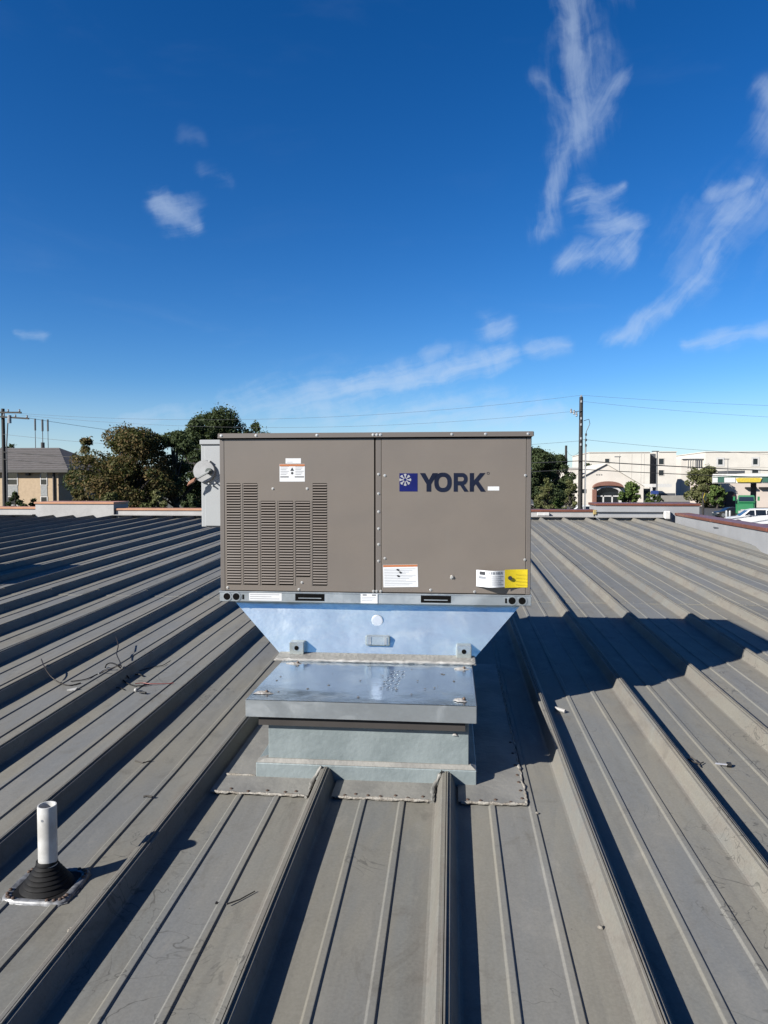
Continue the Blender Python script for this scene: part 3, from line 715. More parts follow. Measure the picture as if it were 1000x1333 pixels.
# small white sticker under the name and stickers on the rail
label(X(.216), X(.284), Z(1.570), Z(1.594), rpn, name='small_sticker')
o, slab, _ = label(X(-1.252), X(-1.045), Z(.886), Z(.933), rail, y=UY-.012, name='rail_sticker', lift=.0008)
for k in range(3): slab(X(-1.245), X(-1.06-.05*(k % 2)), Z(.922-k*.013), Z(.925-k*.013), .0009, .0012, GREYINK, 'print_line', o)
o, slab, _ = label(X(-.552), X(-.448), Z(.880), Z(.938), rail, y=UY-.0165, name='rail_sticker', lift=.0008)
for a, b in ((-.54, -.515), (-.482, -.457)): slab(X(a), X(b), Z(.928), Z(.934), .0009, .0013, INK, 'black_bar', o)
for k in range(3): slab(X(-.545), X(-.46-.01*k), Z(.916-k*.01), Z(.918-k*.01), .0009, .0012, GREYINK, 'print_line', o)
# emblem and name
lg0, lg1, lz0, lz1 = X(-.316), X(-.206), Z(1.564), Z(1.674)
em = MB().box(lg0, lg1, UY-.0015, UY, lz0, lz1).build('emblem', NAVY, rpn)
fx, fz = lg0+.036, lz1-.040
for k in range(8):
    a = math.pi*k/4; u = Vector((math.cos(a), 0, math.sin(a))); n_ = Vector((-math.sin(a), 0, math.cos(a)))
    def q(r_, s_): p = u*r_+n_*s_; return (max(fx+p.x, lg0+.0005), fz+p.z)
    curve_plate('snowflake_arm', [[q(.009, -.0028), q(.022, -.0036), q(.034, -.0095), q(.036, -.0035), q(.038, 0), q(.036, .0035), q(.034, .0095), q(.022, .0036), q(.009, .0028)]], SILVER, em, UY-.0022-.00004*k, .0003)
LH = (lz0-.001, lz1+.001); H_ = LH[1]-LH[0]
def letter(splines, x0, x1): curve_plate('letter', [[(x0+(x1-x0)*px, LH[0]+H_*pz) for px, pz in s] for s in splines], NAVY2, rpn, UY-.0009, .0008)
letter([[(.37, 0), (.63, 0), (.63, .40), (1.0, 1), (.71, 1), (.50, .63), (.29, 1), (0, 1), (.37, .40)]], X(-.192), X(-.083))
def oval(cx_, cy_, rx, ry, e=2.35, n=40):
    P = []
    for k in range(n):
        a = 2*math.pi*k/n; ca, sa = math.cos(a), math.sin(a); P.append((cx_+rx*math.copysign(abs(ca)**(2/e), ca), cy_+ry*math.copysign(abs(sa)**(2/e), sa)))
    return P
letter([oval(.5, .5, .5, .525), oval(.5, .5, .255, .30)], X(-.105), X(-.000))
bowl = [(.60+.33*math.cos(a), .675+.325*math.sin(a)) for a in [R(90-15*k) for k in range(13)]]
hole = [(.56+.12*math.cos(a), .675+.115*math.sin(a)) for a in [R(90-20*k) for k in range(10)]]
letter([[(0, 0), (0, 1)]+bowl[:-1]+[(.68, .36), (1.0, 0), (.71, 0), (.43, .34), (.27, .34), (.27, 0)], [(.27, .79)]+hole+[(.27, .56)]], X(.012), X(.102))
letter([[(0, 0), (0, 1), (.26, 1), (.26, .60), (.64, 1), (.97, 1), (.55, .56), (1.0, 0), (.69, 0), (.37, .40), (.26, .29), (.26, 0)]], X(.108), X(.204))
curve_plate('registered_mark', [oval(X(.218), Z(1.673), .008, .008), oval(X(.218), Z(1.673), .0058, .0058)], NAVY2, rpn, UY-.0009, .0005)
# electrical disconnect box on the left end
EB = UY+.50; k2 = EB/4.855
ex = lambda x: x*k2
ez = lambda z: EYE+(z-EYE)*k2
eb = MB().box(ex(-1.755), UX0-.001, EB, EB+.22, ez(1.306), ez(1.915)).build('electrical_box', BOXGREY, un, bevel=.006)
MB().box(ex(-1.725), UX0-.002, EB-.010, EB-.0005, ez(1.315), ez(1.872)).build('box_door', BOXGREY, eb, bevel=.003)
MB().box(ex(-1.760), UX0-.002, EB-.013, EB+.23, ez(1.886), ez(1.920)).build('box_hood', BOXGREY, eb, bevel=.004)
dc = at(271, 613.5, EB-.03)
MB().tube([(dc.x-.03, EB-.0105, dc.z), (dc.x-.03, EB-.034, dc.z)], [.080, .076], 28).build('switch_disc', mat('disc_grey', (.62, .63, .64), .45), eb, smooth=30)
MB().tube([(dc.x+.012, EB-.035, dc.z+.0), (dc.x+.012, EB-.06, dc.z)], .022, 14).build('switch_hub', mat('hub_green', (.12, .15, .14), .5), eb, smooth=30)
MB().hexa([(dc.x+.02, EB-.062, dc.z-.012), (dc.x+.03, EB-.062, dc.z+.010), (dc.x-.075, EB-.062, dc.z-.045), (dc.x-.085, EB-.062, dc.z-.068)],
          [(dc.x+.02, EB-.075, dc.z-.012), (dc.x+.03, EB-.075, dc.z+.010), (dc.x-.075, EB-.075, dc.z-.045), (dc.x-.085, EB-.075, dc.z-.068)]).build('switch_arm', mat('arm_grey', (.45, .47, .47), .45), eb, bevel=.003)
MB().hexa([(dc.x-.135, EB-.066, dc.z-.105), (dc.x-.08, EB-.066, dc.z-.074), (dc.x-.068, EB-.066, dc.z-.040), (dc.x-.120, EB-.066, dc.z-.072)][::-1],
          [(dc.x-.135, EB-.088, dc.z-.105), (dc.x-.08, EB-.088, dc.z-.074), (dc.x-.068, EB-.088, dc.z-.040), (dc.x-.120, EB-.088, dc.z-.072)][::-1]).build('switch_handle', HANDLE, eb, bevel=.004)
for a, b in ((.005, -.085), (.03, -.10), (.05, -.08), (.01, .07), (-.08, -.05)): MB().tube([(dc.x+a, EB-.0102, dc.z+b), (dc.x+a, EB-.0375, dc.z+b)], .0055, 8).build('screw', SCREW, eb)

# ================================================================== SMALL THINGS ON THE ROOF
# vent pipe with a rubber boot
vp = rp(-1.512, 2.49, 0); bx, by, bz = vp
vt = thing('vent_pipe', vp, 'white plastic vent pipe in a black ribbed rubber boot on the left roof pan', 'vent pipe')
tl = .02
po = MB().lathe((bx+.004, by, bz), [(.034, .08), (.034, .312), (.033, .316), (.029, .316), (.028, .312), (.028, .15), (0, .15)], 32).build('pipe', PVC, vt, smooth=40)
MB().tube([(bx+.004, by-.0345, bz+.27), (bx+.004, by-.0325, bz+.27)], .005, 8).build('pipe_mark', GREYINK, po)
prof = [(.096, .012), (.090, .018), (.084, .022)]
for k in range(5):
    r0 = .082-k*.0096; z0 = .024+k*.0135; prof += [(r0, z0), (r0+.0015, z0+.004), (r0-.004, z0+.010), (r0-.008, z0+.0125)]
prof += [(.039, .094), (.0375, .106), (.035, .108)]
MB().lathe(vp, prof, 40).build('boot', RUBBER, vt, smooth=50)
sq = MB(); N_ = 48; ring = []
for k in range(N_):
    a = 2*math.pi*k/N_; ca, sa = math.cos(a), math.sin(a); e = 6
    ring.append((math.copysign(abs(ca)**(2/e), ca), math.copysign(abs(sa)**(2/e), sa)))
for s_, h_ in ((.098, .010), (.106, .0145), (.121, .0150), (.127, .010), (.129, .001)):
    rr = random.Random(int(s_*1000))
    for cx_, cy_ in ring: sq.v.append(Vector((bx+cx_*s_, by+cy_*s_*.88, bz+SL*cy_*s_+h_+rr.uniform(-.0012, .0012))))
for k in range(4):
    for q in range(N_): r_ = (q+1) % N_; sq.f.append([k*N_+q, k*N_+r_, (k+1)*N_+r_, (k+1)*N_+q])
sq.build('boot_flange', LEAD, vt, smooth=40)
ins_ = MB().face([(bx+cx_*.103, by+cy_*.103*.88, bz+SL*cy_*.103+.012) for cx_, cy_ in ring]).build('boot_skirt', RUBBER, vt)
rvm = MB().lathe((0, 0, 0), [(.0075, 0), (.007, .004), (.004, .0065), (0, .007)], 8).mesh('rivet', MATS['rusty_rivet'], Vector())
for k in range(20):
    i = int((k+.5)*N_/20); cx_, cy_ = ring[i]; instance('rivet', rvm, (bx+cx_*.114, by+cy_*.114*.88, bz+SL*cy_*.114+.0145), vt)
bead([(bx+ring[i % N_][0]*.130, by+ring[i % N_][1]*.130*.88, bz+SL*ring[i % N_][1]*.130+.002) for i in range(0, N_+1, 4)], .0035, 77, parent=vt, material=LEAD)

# scraps of cut wire
def wire(name, pix, r_, material, label, group=None, heights=None, extra=()):
    P = []
    for i, q in enumerate(pix):
        h = q[2] if len(q) > 2 else .012
        P.append(on_roof(q[0], q[1], h))
    # smooth the run
    Q = []
    for i in range(len(P)-1):
        p0, p1, p2, p3 = P[max(i-1, 0)], P[i], P[i+1], P[min(i+2, len(P)-1)]
        for k in range(6):
            t_ = k/6; Q.append(.5*((2*p1)+(p2-p0)*t_+(2*p0-5*p1+4*p2-p3)*t_*t_+(3*p1-p0-3*p2+p3)*t_**3))
    Q.append(P[-1])
    o = MB().tube(Q, r_, 6).build(name, material, smooth=60)
    return tag(o, label, 'wire scrap', group)
G = 'cut wire scraps on the roof ribs'
wire('wire_scrap', [(54, 858, .10), (58, 868, .09), (66, 880, .05), (78, 889, .012), (92, 892, .008), (105, 889, .006)], .0042, WIRE_U, 'leftmost cut brown wire curling over a roof rib', G)
wire('wire_scrap', [(92, 887, .008), (112, 884, .008), (130, 876, .008), (150, 868, .085), (158, 866, .09)], .0035, WIRE_U, 'thin brown wire lying along the pan towards the tangled black wires', G)
wire('wire_scrap', [(151, 829, .10), (154, 840, .08), (152, 851, .07), (156, 861, .085), (158, 868, .09)], .0042, WIRE_U, 'brown wire standing up above the tangled wires', G)
wire('wire_scrap', [(137, 870, .02), (139, 865, .06), (145, 863, .09), (153, 866, .09), (160, 873, .05), (168, 883, .012)], .0050, WIRE_B, 'thick black wire looping over the rib in the tangle', G)
wire('wire_scrap', [(159, 884, .012), (167, 890, .010), (180, 893, .008), (194, 891, .008)], .0048, WIRE_B, 'black cable end lying on the pan right of the rib', G)
wire('wire_scrap', [(128, 877, .012), (135, 872, .015), (144, 868, .03)], .0045, WIRE_W, 'short white wire end left of the tangle', G)
wire('wire_scrap', [(176, 890, .012), (186, 889, .012), (196, 890, .012), (214, 890, .008), (226, 889, .008)], .0030, WIRE_R, 'thin red wire lying across the pan at the right of the tangle', G)
wire('wire_scrap', [(176, 878, .012), (182, 878, .012), (186, 880, .010)], .0055, WIRE_B, 'short black wire stub above the red wire', G)
wire('wire_scrap', [(182, 873, .008), (200, 868, .008), (212, 866, .008), (222, 860, .010)], .0028, WIRE_B, 'thin black wire running up to the right from the tangle', G)
wire('wire_scrap', [(151, 895, .006), (158, 896, .006), (162, 898, .006)], .0032, WIRE_B, 'tiny black wire piece below the tangle', G)
p = on_roof(177, 900, .0); o = MB().lathe(p, [(.0, 0), (.012, 0), (.014, .012), (.008, .022), (0, .022)], 10).build('wire_nut', WIRE_W, smooth=40); tag(o, 'small white wire connector beside the black wires on the pan', 'wire connector')
q_ = on_roof(182, 901, .010); o = MB().tube([q_, q_+Vector((.05, -.012, 0))], .008, 8).build('wire_nut', WIRE_B); tag(o, 'small black wire connector next to the white one', 'wire connector')
p = on_roof(94, 899, .0); o = MB().hexa([p+Vector(v) for v in ((-.03, -.015, .004), (.03, -.02, .004), (.035, .012, .01), (-.02, .02, .004))], [p+Vector(v) for v in ((-.03, -.015, .010), (.03, -.02, .008), (.035, .012, .022), (-.02, .02, .009))]).build('paper_scrap', WIRE_W); tag(o, 'crumpled white paper scrap lying left of the wires', 'litter')
# loose bolt and twig at the right
a, b = on_roof(931, 994, .012), on_roof(952, 996, .012)
t = thing('loose_bolt', a, 'loose grey bolt with a dark head lying on the pan at the right', 'bolt')
MB().tube([a, a.lerp(b, .72)], .0065, 8).build('shank', SCREW, t, smooth=40)
MB().tube([a.lerp(b, .72), b], .014, 6).build('head', mat('bolt_black', (.02, .02, .022), .5, .4), t)
def twig(pix, label, r_=.004):
    P = [on_roof(x, y, h) for x, y, h in pix]; return tag(MB().tube(P, [r_*(1-.12*i) for i in range(len(P))], 5).build('twig', mat('twig_brown', (.06, .05, .04), .8)), label, 'twig')
twig([(896, 988, .02), (903, 992, .02), (911, 994, .015), (916, 992, .01)], 'small dark twig caught beside the rib left of the loose bolt', .005)
twig([(899, 985, .03), (906, 990, .02), (912, 998, .01)], 'second dark twig crossing the first beside the rib', .004)
twig([(295, 1177, .012), (312, 1171, .006), (332, 1160, .006)], 'thin curved twig lying on the pan in the lower left foreground', .003)
twig([(187, 1037, .012), (192, 1036, .014), (198, 1037, .012)], 'short dark twig on a small rib above the vent pipe shadow', .006)
p = on_roof(185, 992, .0); twig([(176, 990, .008), (186, 993, .01), (197, 990, .008)], 'short dark twig on the pan below the shadow left of the curb', .004)
def scrap(px, py, s_, material, label, name='sealant_crumb'):
    p = on_roof(px, py, .004); rg = random.Random(px); mb = MB()
    b_ = [p+Vector((s_*rg.uniform(.7, 1.2)*math.cos(t_), s_*rg.uniform(.6, 1.)*math.sin(t_), 0)) for t_ in [2*math.pi*k/7 for k in range(7)]]
    mb.hexa(b_, [v.lerp(p, .35)+Vector((0, 0, s_*.8)) for v in b_]); return tag(mb.build(name, material), label, 'debris')
scrap(782, 1208, .010, SEAL, 'pale crumb beside the bright rib in the lower right')
scrap(699, 1059, .008, SEAL, 'pale crumb just outside the corner of the flashing')
scrap(92, 1212, .012, SEAL, 'tan crumb on the rib edge below the vent pipe')
scrap(282, 1176, .007, RUBBER, 'black crumb on the small rib beside the curved twig')
o = MB().tube([on_roof(723, 922, .012), on_roof(736, 926, .012)], .012, 8).build('cut_strip', PARWALL); tag(o, 'pale offcut lying on the rib at the edge of the big shadow', 'offcut')

# second unit outside the frame on the left, whose shadow falls across the ribs
t = thing('exhaust_fan', (-7.6, 8.5, SL*8.5), 'square grey roof exhaust fan standing beyond the left edge of the picture', 'roof fan')
x1s, y0s, y1s = -6.95, 7.75, 9.35
MB().box(x1s-1.3, x1s-.1, y0s+.1, y1s-.1, .2, .75).build('curb', CURB, t)
MB().hexa([(x1s-1.4, y0s, .75), (x1s, y0s, .75), (x1s, y1s, .75), (x1s-1.4, y1s, .75)], [(x1s-1.4, y0s, 1.3), (x1s, y0s, 1.3), (x1s, y1s, 1.3), (x1s-1.4, y1s, 1.3)]).build('hood', GALV, t, bevel=.01)
MB().box(x1s-1.45, x1s+.04, y0s-.04, y1s+.04, 1.302, 1.34).build('lid', TAUPE2, t, bevel=.006)

# ================================================================== BEYOND THE ROOF
def window(parent, x0, x1, z0, z1, y, frame=WHITEP, mull=True, fw_=.08, pane=GLASS):
    f = MB().box(x0-fw_, x1+fw_, y-.06, y+.1, z0-fw_, z0).box(x0-fw_, x1+fw_, y-.06, y+.1, z1, z1+fw_).box(x0-fw_, x0, y-.06, y+.1, z0, z1).box(x1, x1+fw_, y-.06, y+.1, z0, z1)
    if mull: f.box(x0, x1, y-.05, y+.1, (z0+z1)/2-.04, (z0+z1)/2+.04)
    w_ = f.build('window', frame, parent); MB().box(x0, x1, y-.015, y+.05, z0, z1).build('pane', pane, w_); return w_
# --- tan brick apartment house on the left
AY = 78
def ax(px, py=620): return at(px, py, AY).x
def az_(px, py): return at(px, py, AY).z
xL, xR = ax(-90), ax(76); ev = az_(40, 612)
ap = thing('apartment_house', ((xL+xR)/2, AY+6, GZ), 'tan brick apartment house with a grey hipped shingle roof behind the left pole', 'building')
MB().box(xL, xR, AY, AY+13, GZ, ev).build('wall', BRICKTAN, ap)
rz = at(50, 583, AY+6.5).z; ro = 1.0
xa, xb = xL-ro, xR+ro+.6
rf = MB(); ya, yb_, ym = AY-.7, AY+13.7, AY+6.5; hx_ = xb-5.2
ym0 = ym
rf.face([(xa, ya, ev+.05), (xb, ya, ev+.05), (hx_, ym, rz), (xa, ym, rz)]).face([(xb, ya, ev+.05), (xb, yb_, ev+.05), (hx_, ym, rz)]).face([(xb, yb_, ev+.05), (xa, yb_, ev+.05), (xa, ym, rz), (hx_, ym, rz)])
rfo = rf.build('roof', SHINGLE, ap)
for k in range(1, 12):                                     # shingle courses on the visible slope
    f0 = k/12; z0 = ev+.05+(rz-ev-.05)*f0; y0 = ya+(ym-ya)*f0; xe = xb+(hx_-xb)*f0
    MB().box(xa, xe, y0-.06, y0, z0+.0, z0+.055).build('shingle_course', SHINGLE, rfo)
MB().box(xa, xb, ya-.05, ya+.1, ev-.28, ev+.04).build('gutter', FASCIA, ap)
MB().box(xa, xb-.2, ya+.1, AY, ev-.1, ev-.04).build('soffit', FASCIA, ap)
z_up = (az_(20, 631), az_(20, 616)); z_dn = (az_(20, 668), az_(20, 647))
for a, b in ((10.5, 22.5), (53.5, 61), (-36, -24), (-70, -60)):
    w1 = window(ap, ax(a), ax(b), z_up[0], z_up[1], AY); window(ap, ax(a), ax(b), z_dn[0], z_dn[1], AY)
    MB().box(ax(a)-.05, ax(b)+.05, AY-.04, AY, z_dn[1]+.12, z_up[0]-.12).build('spandrel_panel', mat('pale_spandrel', (.42, .44, .44), .7), ap)
MB().tube([(ax(70.5), AY-.1, GZ), (ax(70.5), AY-.1, ev-.2)], .12, 8).build('downspout', FASCIA, ap)
MB().box(ax(35.5), ax(40), AY-.35, AY, ev-.62, ev-.36).build('wall_lamp', FASCIA, ap)
# masts far behind it
for px, ptop, lab, wd in ((46.5, 545, 'left thin radio mast behind the apartment roof', .12), (56, 546, 'middle radio mast with a thick foot behind the apartment roof', .14), (63, 546, 'right thin radio mast behind the apartment roof', .12)):
    b0 = at(px, 590, 150); z1 = at(px, ptop, 150).z
    t = thing('radio_mast', (b0.x, 150, GZ), lab, 'mast', 'radio masts behind the apartment house')
    MB().tube([(b0.x, 150, GZ), (b0.x, 150, z1)], [wd, wd*.5], 6).build('mast_pole', POLEGREY, t)
    MB().tube([(b0.x, 150, z1-2.6), (b0.x, 150, z1)], wd*1.6, 6).build('antenna', POLEGREY, t)
    if px == 56: MB().tube([(b0.x, 150, GZ), (b0.x, 150, at(56, 576, 150).z)], .4, 8).build('mast_foot', CABLE, t)

# --- utility poles and lines
def pole(px, ptop, Y, r_, label, arms=()):
    b0 = at(px, 640, Y); zt_ = at(px, ptop, Y).z; t = thing('utility_pole', (b0.x, Y, GZ), label, 'utility pole', 'wooden utility poles')
    MB().tube([(b0.x, Y, GZ), (b0.x, Y, zt_)], [r_, r_*.75], 12).build('pole', WOOD, t, smooth=40)
    for za, l0, l1, dz in arms:
        am = MB().hexa([(b0.x-l0, Y-r_-.14, za), (b0.x+l1, Y-r_-.14, za-dz), (b0.x+l1, Y-r_-.02, za-dz), (b0.x-l0, Y-r_-.02, za)],
                       [(b0.x-l0, Y-r_-.14, za+.14), (b0.x+l1, Y-r_-.14, za-dz+.14), (b0.x+l1, Y-r_-.02, za-dz+.14), (b0.x-l0, Y-r_-.02, za+.14)]).build('crossarm', WOOD, t)
        for f in (.05, .35, .65, .95):
            xx = b0.x-l0+(l0+l1)*f; MB().lathe((xx, Y-r_-.08, za-dz*f+.14), [(.05, 0), (.09, .06), (.06, .14), (.08, .20), (0, .24)], 8).build('insulator', PORC, am)
    return t, b0.x, zt_
PY = 60
tL, xPL, zPL = pole(6, 532, PY, .19, 'dark wooden utility pole with crossarms at the left edge of the photo', ((at(6, 538, PY).z, 1.6, 1.9, .05), (at(6, 543, PY).z, 1.0, 2.6, .25)))
MB().tube([(xPL+.55, PY-.1, at(12, 541, PY).z), (xPL+.35, PY-.1, at(10, 580, PY).z), (xPL+.3, PY-.1, GZ)], .05, 6).build('conduit', POLEGREY, tL)
MB().tube([(xPL+.8, PY-.3, at(12, 541, PY).z-.7), (xPL+.8, PY-.3, at(12, 541, PY).z)], .16, 10).build('fuse_cutout', PORC, tL)
tR, xPR, zPR = pole(755.5, 517, PY, .20, 'tall dark wooden utility pole with hardware right of the air conditioner', ())
zz = lambda py: at(756, py, PY).z
br = MB().tube([(xPR, PY-.2, zz(535)), (xPR-.75, PY-.25, zz(537)), (xPR-.85, PY-.25, zz(535))], .035, 6).build('bracket', POLEGREY, tR)
for dx, dy, dz in ((-.85, -.25, 0), (-.62, -.3, -.12), (-.42, -.3, -.3)):
    MB().lathe((xPR+dx, PY+dy, zz(538)+dz), [(.05, 0), (.10, .05), (.06, .14), (.10, .20), (.05, .27), (.09, .32), (0, .38)], 8).build('insulator', PORC, br)
MB().lathe((xPR, PY, zPR), [(.08, 0), (.11, .06), (.06, .14), (0, .2)], 8).build('pole_top_insulator', PORC, tR)
for py in (523, 545, 553, 571, 579): MB().lathe((xPR-.02, PY-.2, zz(py)), [(.0, -.12), (.07, -.08), (.07, .08), (0, .12)], 8).build('bolt_plate', PORC, tR)
loop = [(xPR+.2, PY-.15, zz(548)), (xPR+.6, PY-.2, zz(546)), (xPR+.68, PY-.2, zz(552)), (xPR+.4, PY-.2, zz(562)), (xPR+.33, PY-.2, zz(575)), (xPR+.30, PY-.2, GZ)]
MB().tube(loop, .028, 5).build('drop_cable', CABLE, tR)
MB().tube([(xPR+.38, PY-.2, zz(580)), (xPR+.36, PY-.2, GZ)], .045, 6).build('conduit', PORC, tR)
for py in (566, 573, 580): MB().lathe((xPR+.38, PY-.2, zz(py)), [(0, -.12), (.08, -.08), (.08, .08), (0, .12)], 8).build('clamp', CABLE, tR)
PY2 = 108
t2, xP2, zP2 = pole(736.5, 580, PY2, .22, 'shorter dark wooden utility pole in front of the trees, left of the tall pole', ())
xq = at(735.5, 640, PY2-.4).x; MB().tube([(xq, PY2-.4, GZ), (xq, PY2-.4, at(735, 600, PY2).z)], .13, 8).build('riser_pipe', CONC, t2)
def line(p, q, sag, r_, label):
    p, q = Vector(p), Vector(q); P = [p.lerp(q, k/24)-Vector((0, 0, 4*sag*(k/24)*(1-k/24))) for k in range(25)]
    return tag(MB().tube(P, r_, 5).build('power_line', CABLE if r_ > .02 else LINEC, smooth=60), label, 'power line', 'overhead lines')
xE = 75.; EY = 64.
zE = lambda py: at(1000, py, 62).z
line((xPL-.9, PY-.2, zPL-.25), (xPR, PY-.05, zPR+.15), 1.3, .009, 'topmost overhead line between the left pole and the tall right pole')
line((xPR, PY-.05, zPR+.15), (xE, EY, zPR+.6), 1.4, .009, 'topmost overhead line running right from the tall pole')
line((xPR-.8, PY-.25, zz(536)), (xPL+1.8, PY-.2, zPL-.6), 1.2, .009, 'overhead line from the side bracket of the tall pole to the left pole')
line((xPR+.1, PY-.2, zz(523)), (xE, EY, zz(520)), 1.9, .009, 'second overhead line running right from the tall pole')
line((xPR, PY-.2, zz(572)), (xE, EY, zz(560)), 2.0, .012, 'thin middle line running right from the tall pole')
line((xPR, PY-.2, zz(574)), (xPL, PY-.2, zz(560)), 1.2, .012, 'thin middle line running left from the tall pole')
line((xPR, PY-.22, zz(600)), (xE, EY, zz(606)), 1.0, .040, 'thick lower cable running right past the cream building')
line((xPR, PY-.22, zz(611)), (xE, EY, zz(612)), .9, .030, 'lowest cable running right past the cream building')
line((xPR, PY-.22, zz(600)), (xPL+.1, PY-.22, zz(585)), .8, .032, 'thick lower cable crossing the apartment roof')
line((xPR, PY-.22, zz(611)), (xPL+.1, PY-.22, zz(595)), .9, .028, 'lowest cable crossing the apartment roof')
line((xPL+2.4, PY-.2, zPL-.85), (xPL+34, PY+40, zPL-2), 1.0, .016, 'overhead line running back from the right end of the left crossarm')
for dz in (0, -.35): line((xPL, PY-.2, zPL-.2+dz), (-95, PY-4, zPL+dz), 1.1, .016, 'overhead line leaving the left pole towards the edge of the photo, %s of two' % ('upper' if dz == 0 else 'lower'))
line((xPR, PY-.2, zz(585)), (xP2, PY2, zP2-.4), .8, .014, 'overhead line joining the tall pole and the shorter pole')

# --- trees
def leaves(mb, c, rx, ry, rz, n, size, rg, flat=.0):
    for _ in range(n):
        while True:
            v = Vector((rg.uniform(-1, 1), rg.uniform(-1, 1), rg.uniform(-1, 1)))
            l = v.length
            if .05 < l <= 1: break
        v = v/l*(l**.45)
        p = Vector(c)+Vector((v.x*rx, v.y*ry, v.z*rz))
        s_ = size*rg.uniform(.6, 1.4)
        nrm = (v+Vector((rg.gauss(0, .8), rg.gauss(0, .8), rg.gauss(.3, .8)))).normalized()
        a = nrm.cross(Vector((rg.gauss(0, 1), rg.gauss(0, 1), rg.gauss(0, 1)))).normalized(); b = nrm.cross(a)
        i = len(mb.v); mb.v += [p-a*s_, p-b*s_*.45+nrm*s_*.1, p+a*s_, p+b*s_*.45-nrm*s_*.1]; mb.f.append([i, i+1, i+2, i+3])
def raw(mb, name, material, parent):
    me = bpy.data.meshes.new(name); off = wloc(parent); me.from_pydata([v-off for v in mb.v], [], mb.f); me.materials.append(material)
    o = bpy.data.objects.new(name, me); COL.objects.link(o); o.parent = parent; return o
def tree(px, ptop, Y, halfpx, label, leafmat, n=7000, size=.16, seed=1, base=None, trunk=.25, name='tree', low=.22, cat='tree', clumps=40, shape=1.):
    rg = random.Random(seed); b0 = at(px, 640, Y); top = at(px, ptop, Y).z; gz_ = GZ if base is None else base
    H = top-gz_; rx = halfpx*Y/FPX; t = thing(name, (b0.x, Y, gz_), label, cat, 'trees around the building' if name == 'tree' else 'shrubs beyond the roof')
    c0 = Vector((b0.x, Y, gz_)); tr = MB()
    tr.tube([c0, c0+Vector((.1, 0, H*.25)), c0+Vector((-.1, 0, H*.55)), c0+Vector((0, 0, H*.85))], [trunk, trunk*.8, trunk*.5, trunk*.15], 9)
    cr = MB(); cs = []
    for k in range(clumps):
        t_ = rg.uniform(0, 2*math.pi); f = rg.random(); zf = low+(1-low)*(rg.random()**.8)
        env = math.sin(math.pi*min(1, max(.08, (zf-low)/(1-low)*.80+.20)))**.6*shape
        rr = rx*env*math.sqrt(rg.uniform(.05, 1))*.82*(1+.22*math.sin(3*t_+seed)+.16*math.sin(7*t_+seed*2.3+zf*9))
        sz = rx*rg.choice((rg.uniform(.10, .18), rg.uniform(.16, .26), rg.uniform(.20, .34)))
        p = c0+Vector((rr*math.cos(t_), rr*math.sin(t_)*.85, min(H*zf, H-sz*.62)-abs(rg.gauss(0, .05))*H*(.6+.8*math.sin(5*t_+seed)**2)))
        cs.append((p, sz))
        tr.tube([c0+Vector((0, 0, H*min(.8, zf*.55))), c0.lerp(p, .55)+Vector((0, 0, H*zf*.25)), p], [trunk*.35, trunk*.2, trunk*.06], 5)
    tot = sum(s_*s_ for _, s_ in cs)
    for p, s_ in cs: leaves(cr, p, s_, s_*.95, s_*.72, max(12, int(n*s_*s_/tot)), size, rg)
    for k in range(int(n*.03)):                            # stray sprigs round the outline
        p, s_ = rg.choice(cs); d = Vector((rg.gauss(0, 1), rg.gauss(0, 1), rg.gauss(.3, 1))).normalized(); leaves(cr, p+d*s_*rg.uniform(.92, 1.10), size*1.5, size*1.5, size*1.5, 2, size*.8, rg)
    tr.build('trunk', BARK, t, smooth=60); raw(cr, 'crown', leafmat, t); return t
tree(168, 556, 50, 78, 'broad rust and olive oak standing right of the apartment house', LEAF_OAK, 26000, .11, 4, trunk=.35, low=.16, clumps=90)
tree(112, 566, 51, 26, 'thin sparse rusty tree at the left side of the big oak', LEAF_OAK, 1500, .14, 9, trunk=.16, low=.35, clumps=14)
tree(160, 592, 64, 70, 'dark tree mass filling in behind the big rust-coloured oak', LEAF_DARK, 9000, .16, 41, trunk=.3, low=.02, clumps=34)
tree(228, 556, 52, 52, 'dark olive tree between the big oak and the electrical box', LEAF_DARK, 14000, .115, 5, trunk=.3, low=.16, clumps=30)
tree(288, 531, 72, 74, 'tall dark green tree rising behind the left end of the air conditioner', LEAF_DARK, 32000, .145, 6, trunk=.4, low=.15, clumps=110)
tree(330, 547, 80, 40, 'dark tree whose top just shows above the left part of the air conditioner lid', LEAF_DARK, 5000, .2, 16, trunk=.35, low=.15, clumps=24)
tree(258, 545, 66, 40, 'dark tree between the olive tree and the tall green tree', LEAF_DARK, 12000, .14, 27, trunk=.3, low=.05, clumps=60)
tree(12, 571, 120, 16, 'small dark tree top behind the apartment roof at the left edge', LEAF_DARK, 1800, .3, 8, trunk=.3, low=.2)
tree(700, 583, 72, 40, 'dark olive tree just right of the air conditioner', LEAF_DARK, 22000, .13, 11, trunk=.35, low=.08, clumps=80)
tree(724, 592, 100, 28, 'darker round tree behind the shorter pole', LEAF_DARK, 12000, .18, 12, trunk=.3, low=.05, clumps=70)
tree(712, 622, 64, 17, 'small dry olive tree with pale stems in front of the darker trees', LEAF_OLIVE, 2600, .13, 13, trunk=.12, low=.12)
tree(742, 624, 92, 13, 'small bright olive tree behind the tall pole', LEAF_OLIVE, 1800, .16, 14, trunk=.14, low=.1)
tree(765, 603, 175, 11, 'dark tree between the tall pole and the cream building', LEAF_DARK, 1500, .4, 15, trunk=.3, low=.1)
tree(820, 627, 118, 15, 'rounded green tree beside the arched entrance', LEAF_GREEN, 3200, .2, 17, trunk=.22, low=.22)
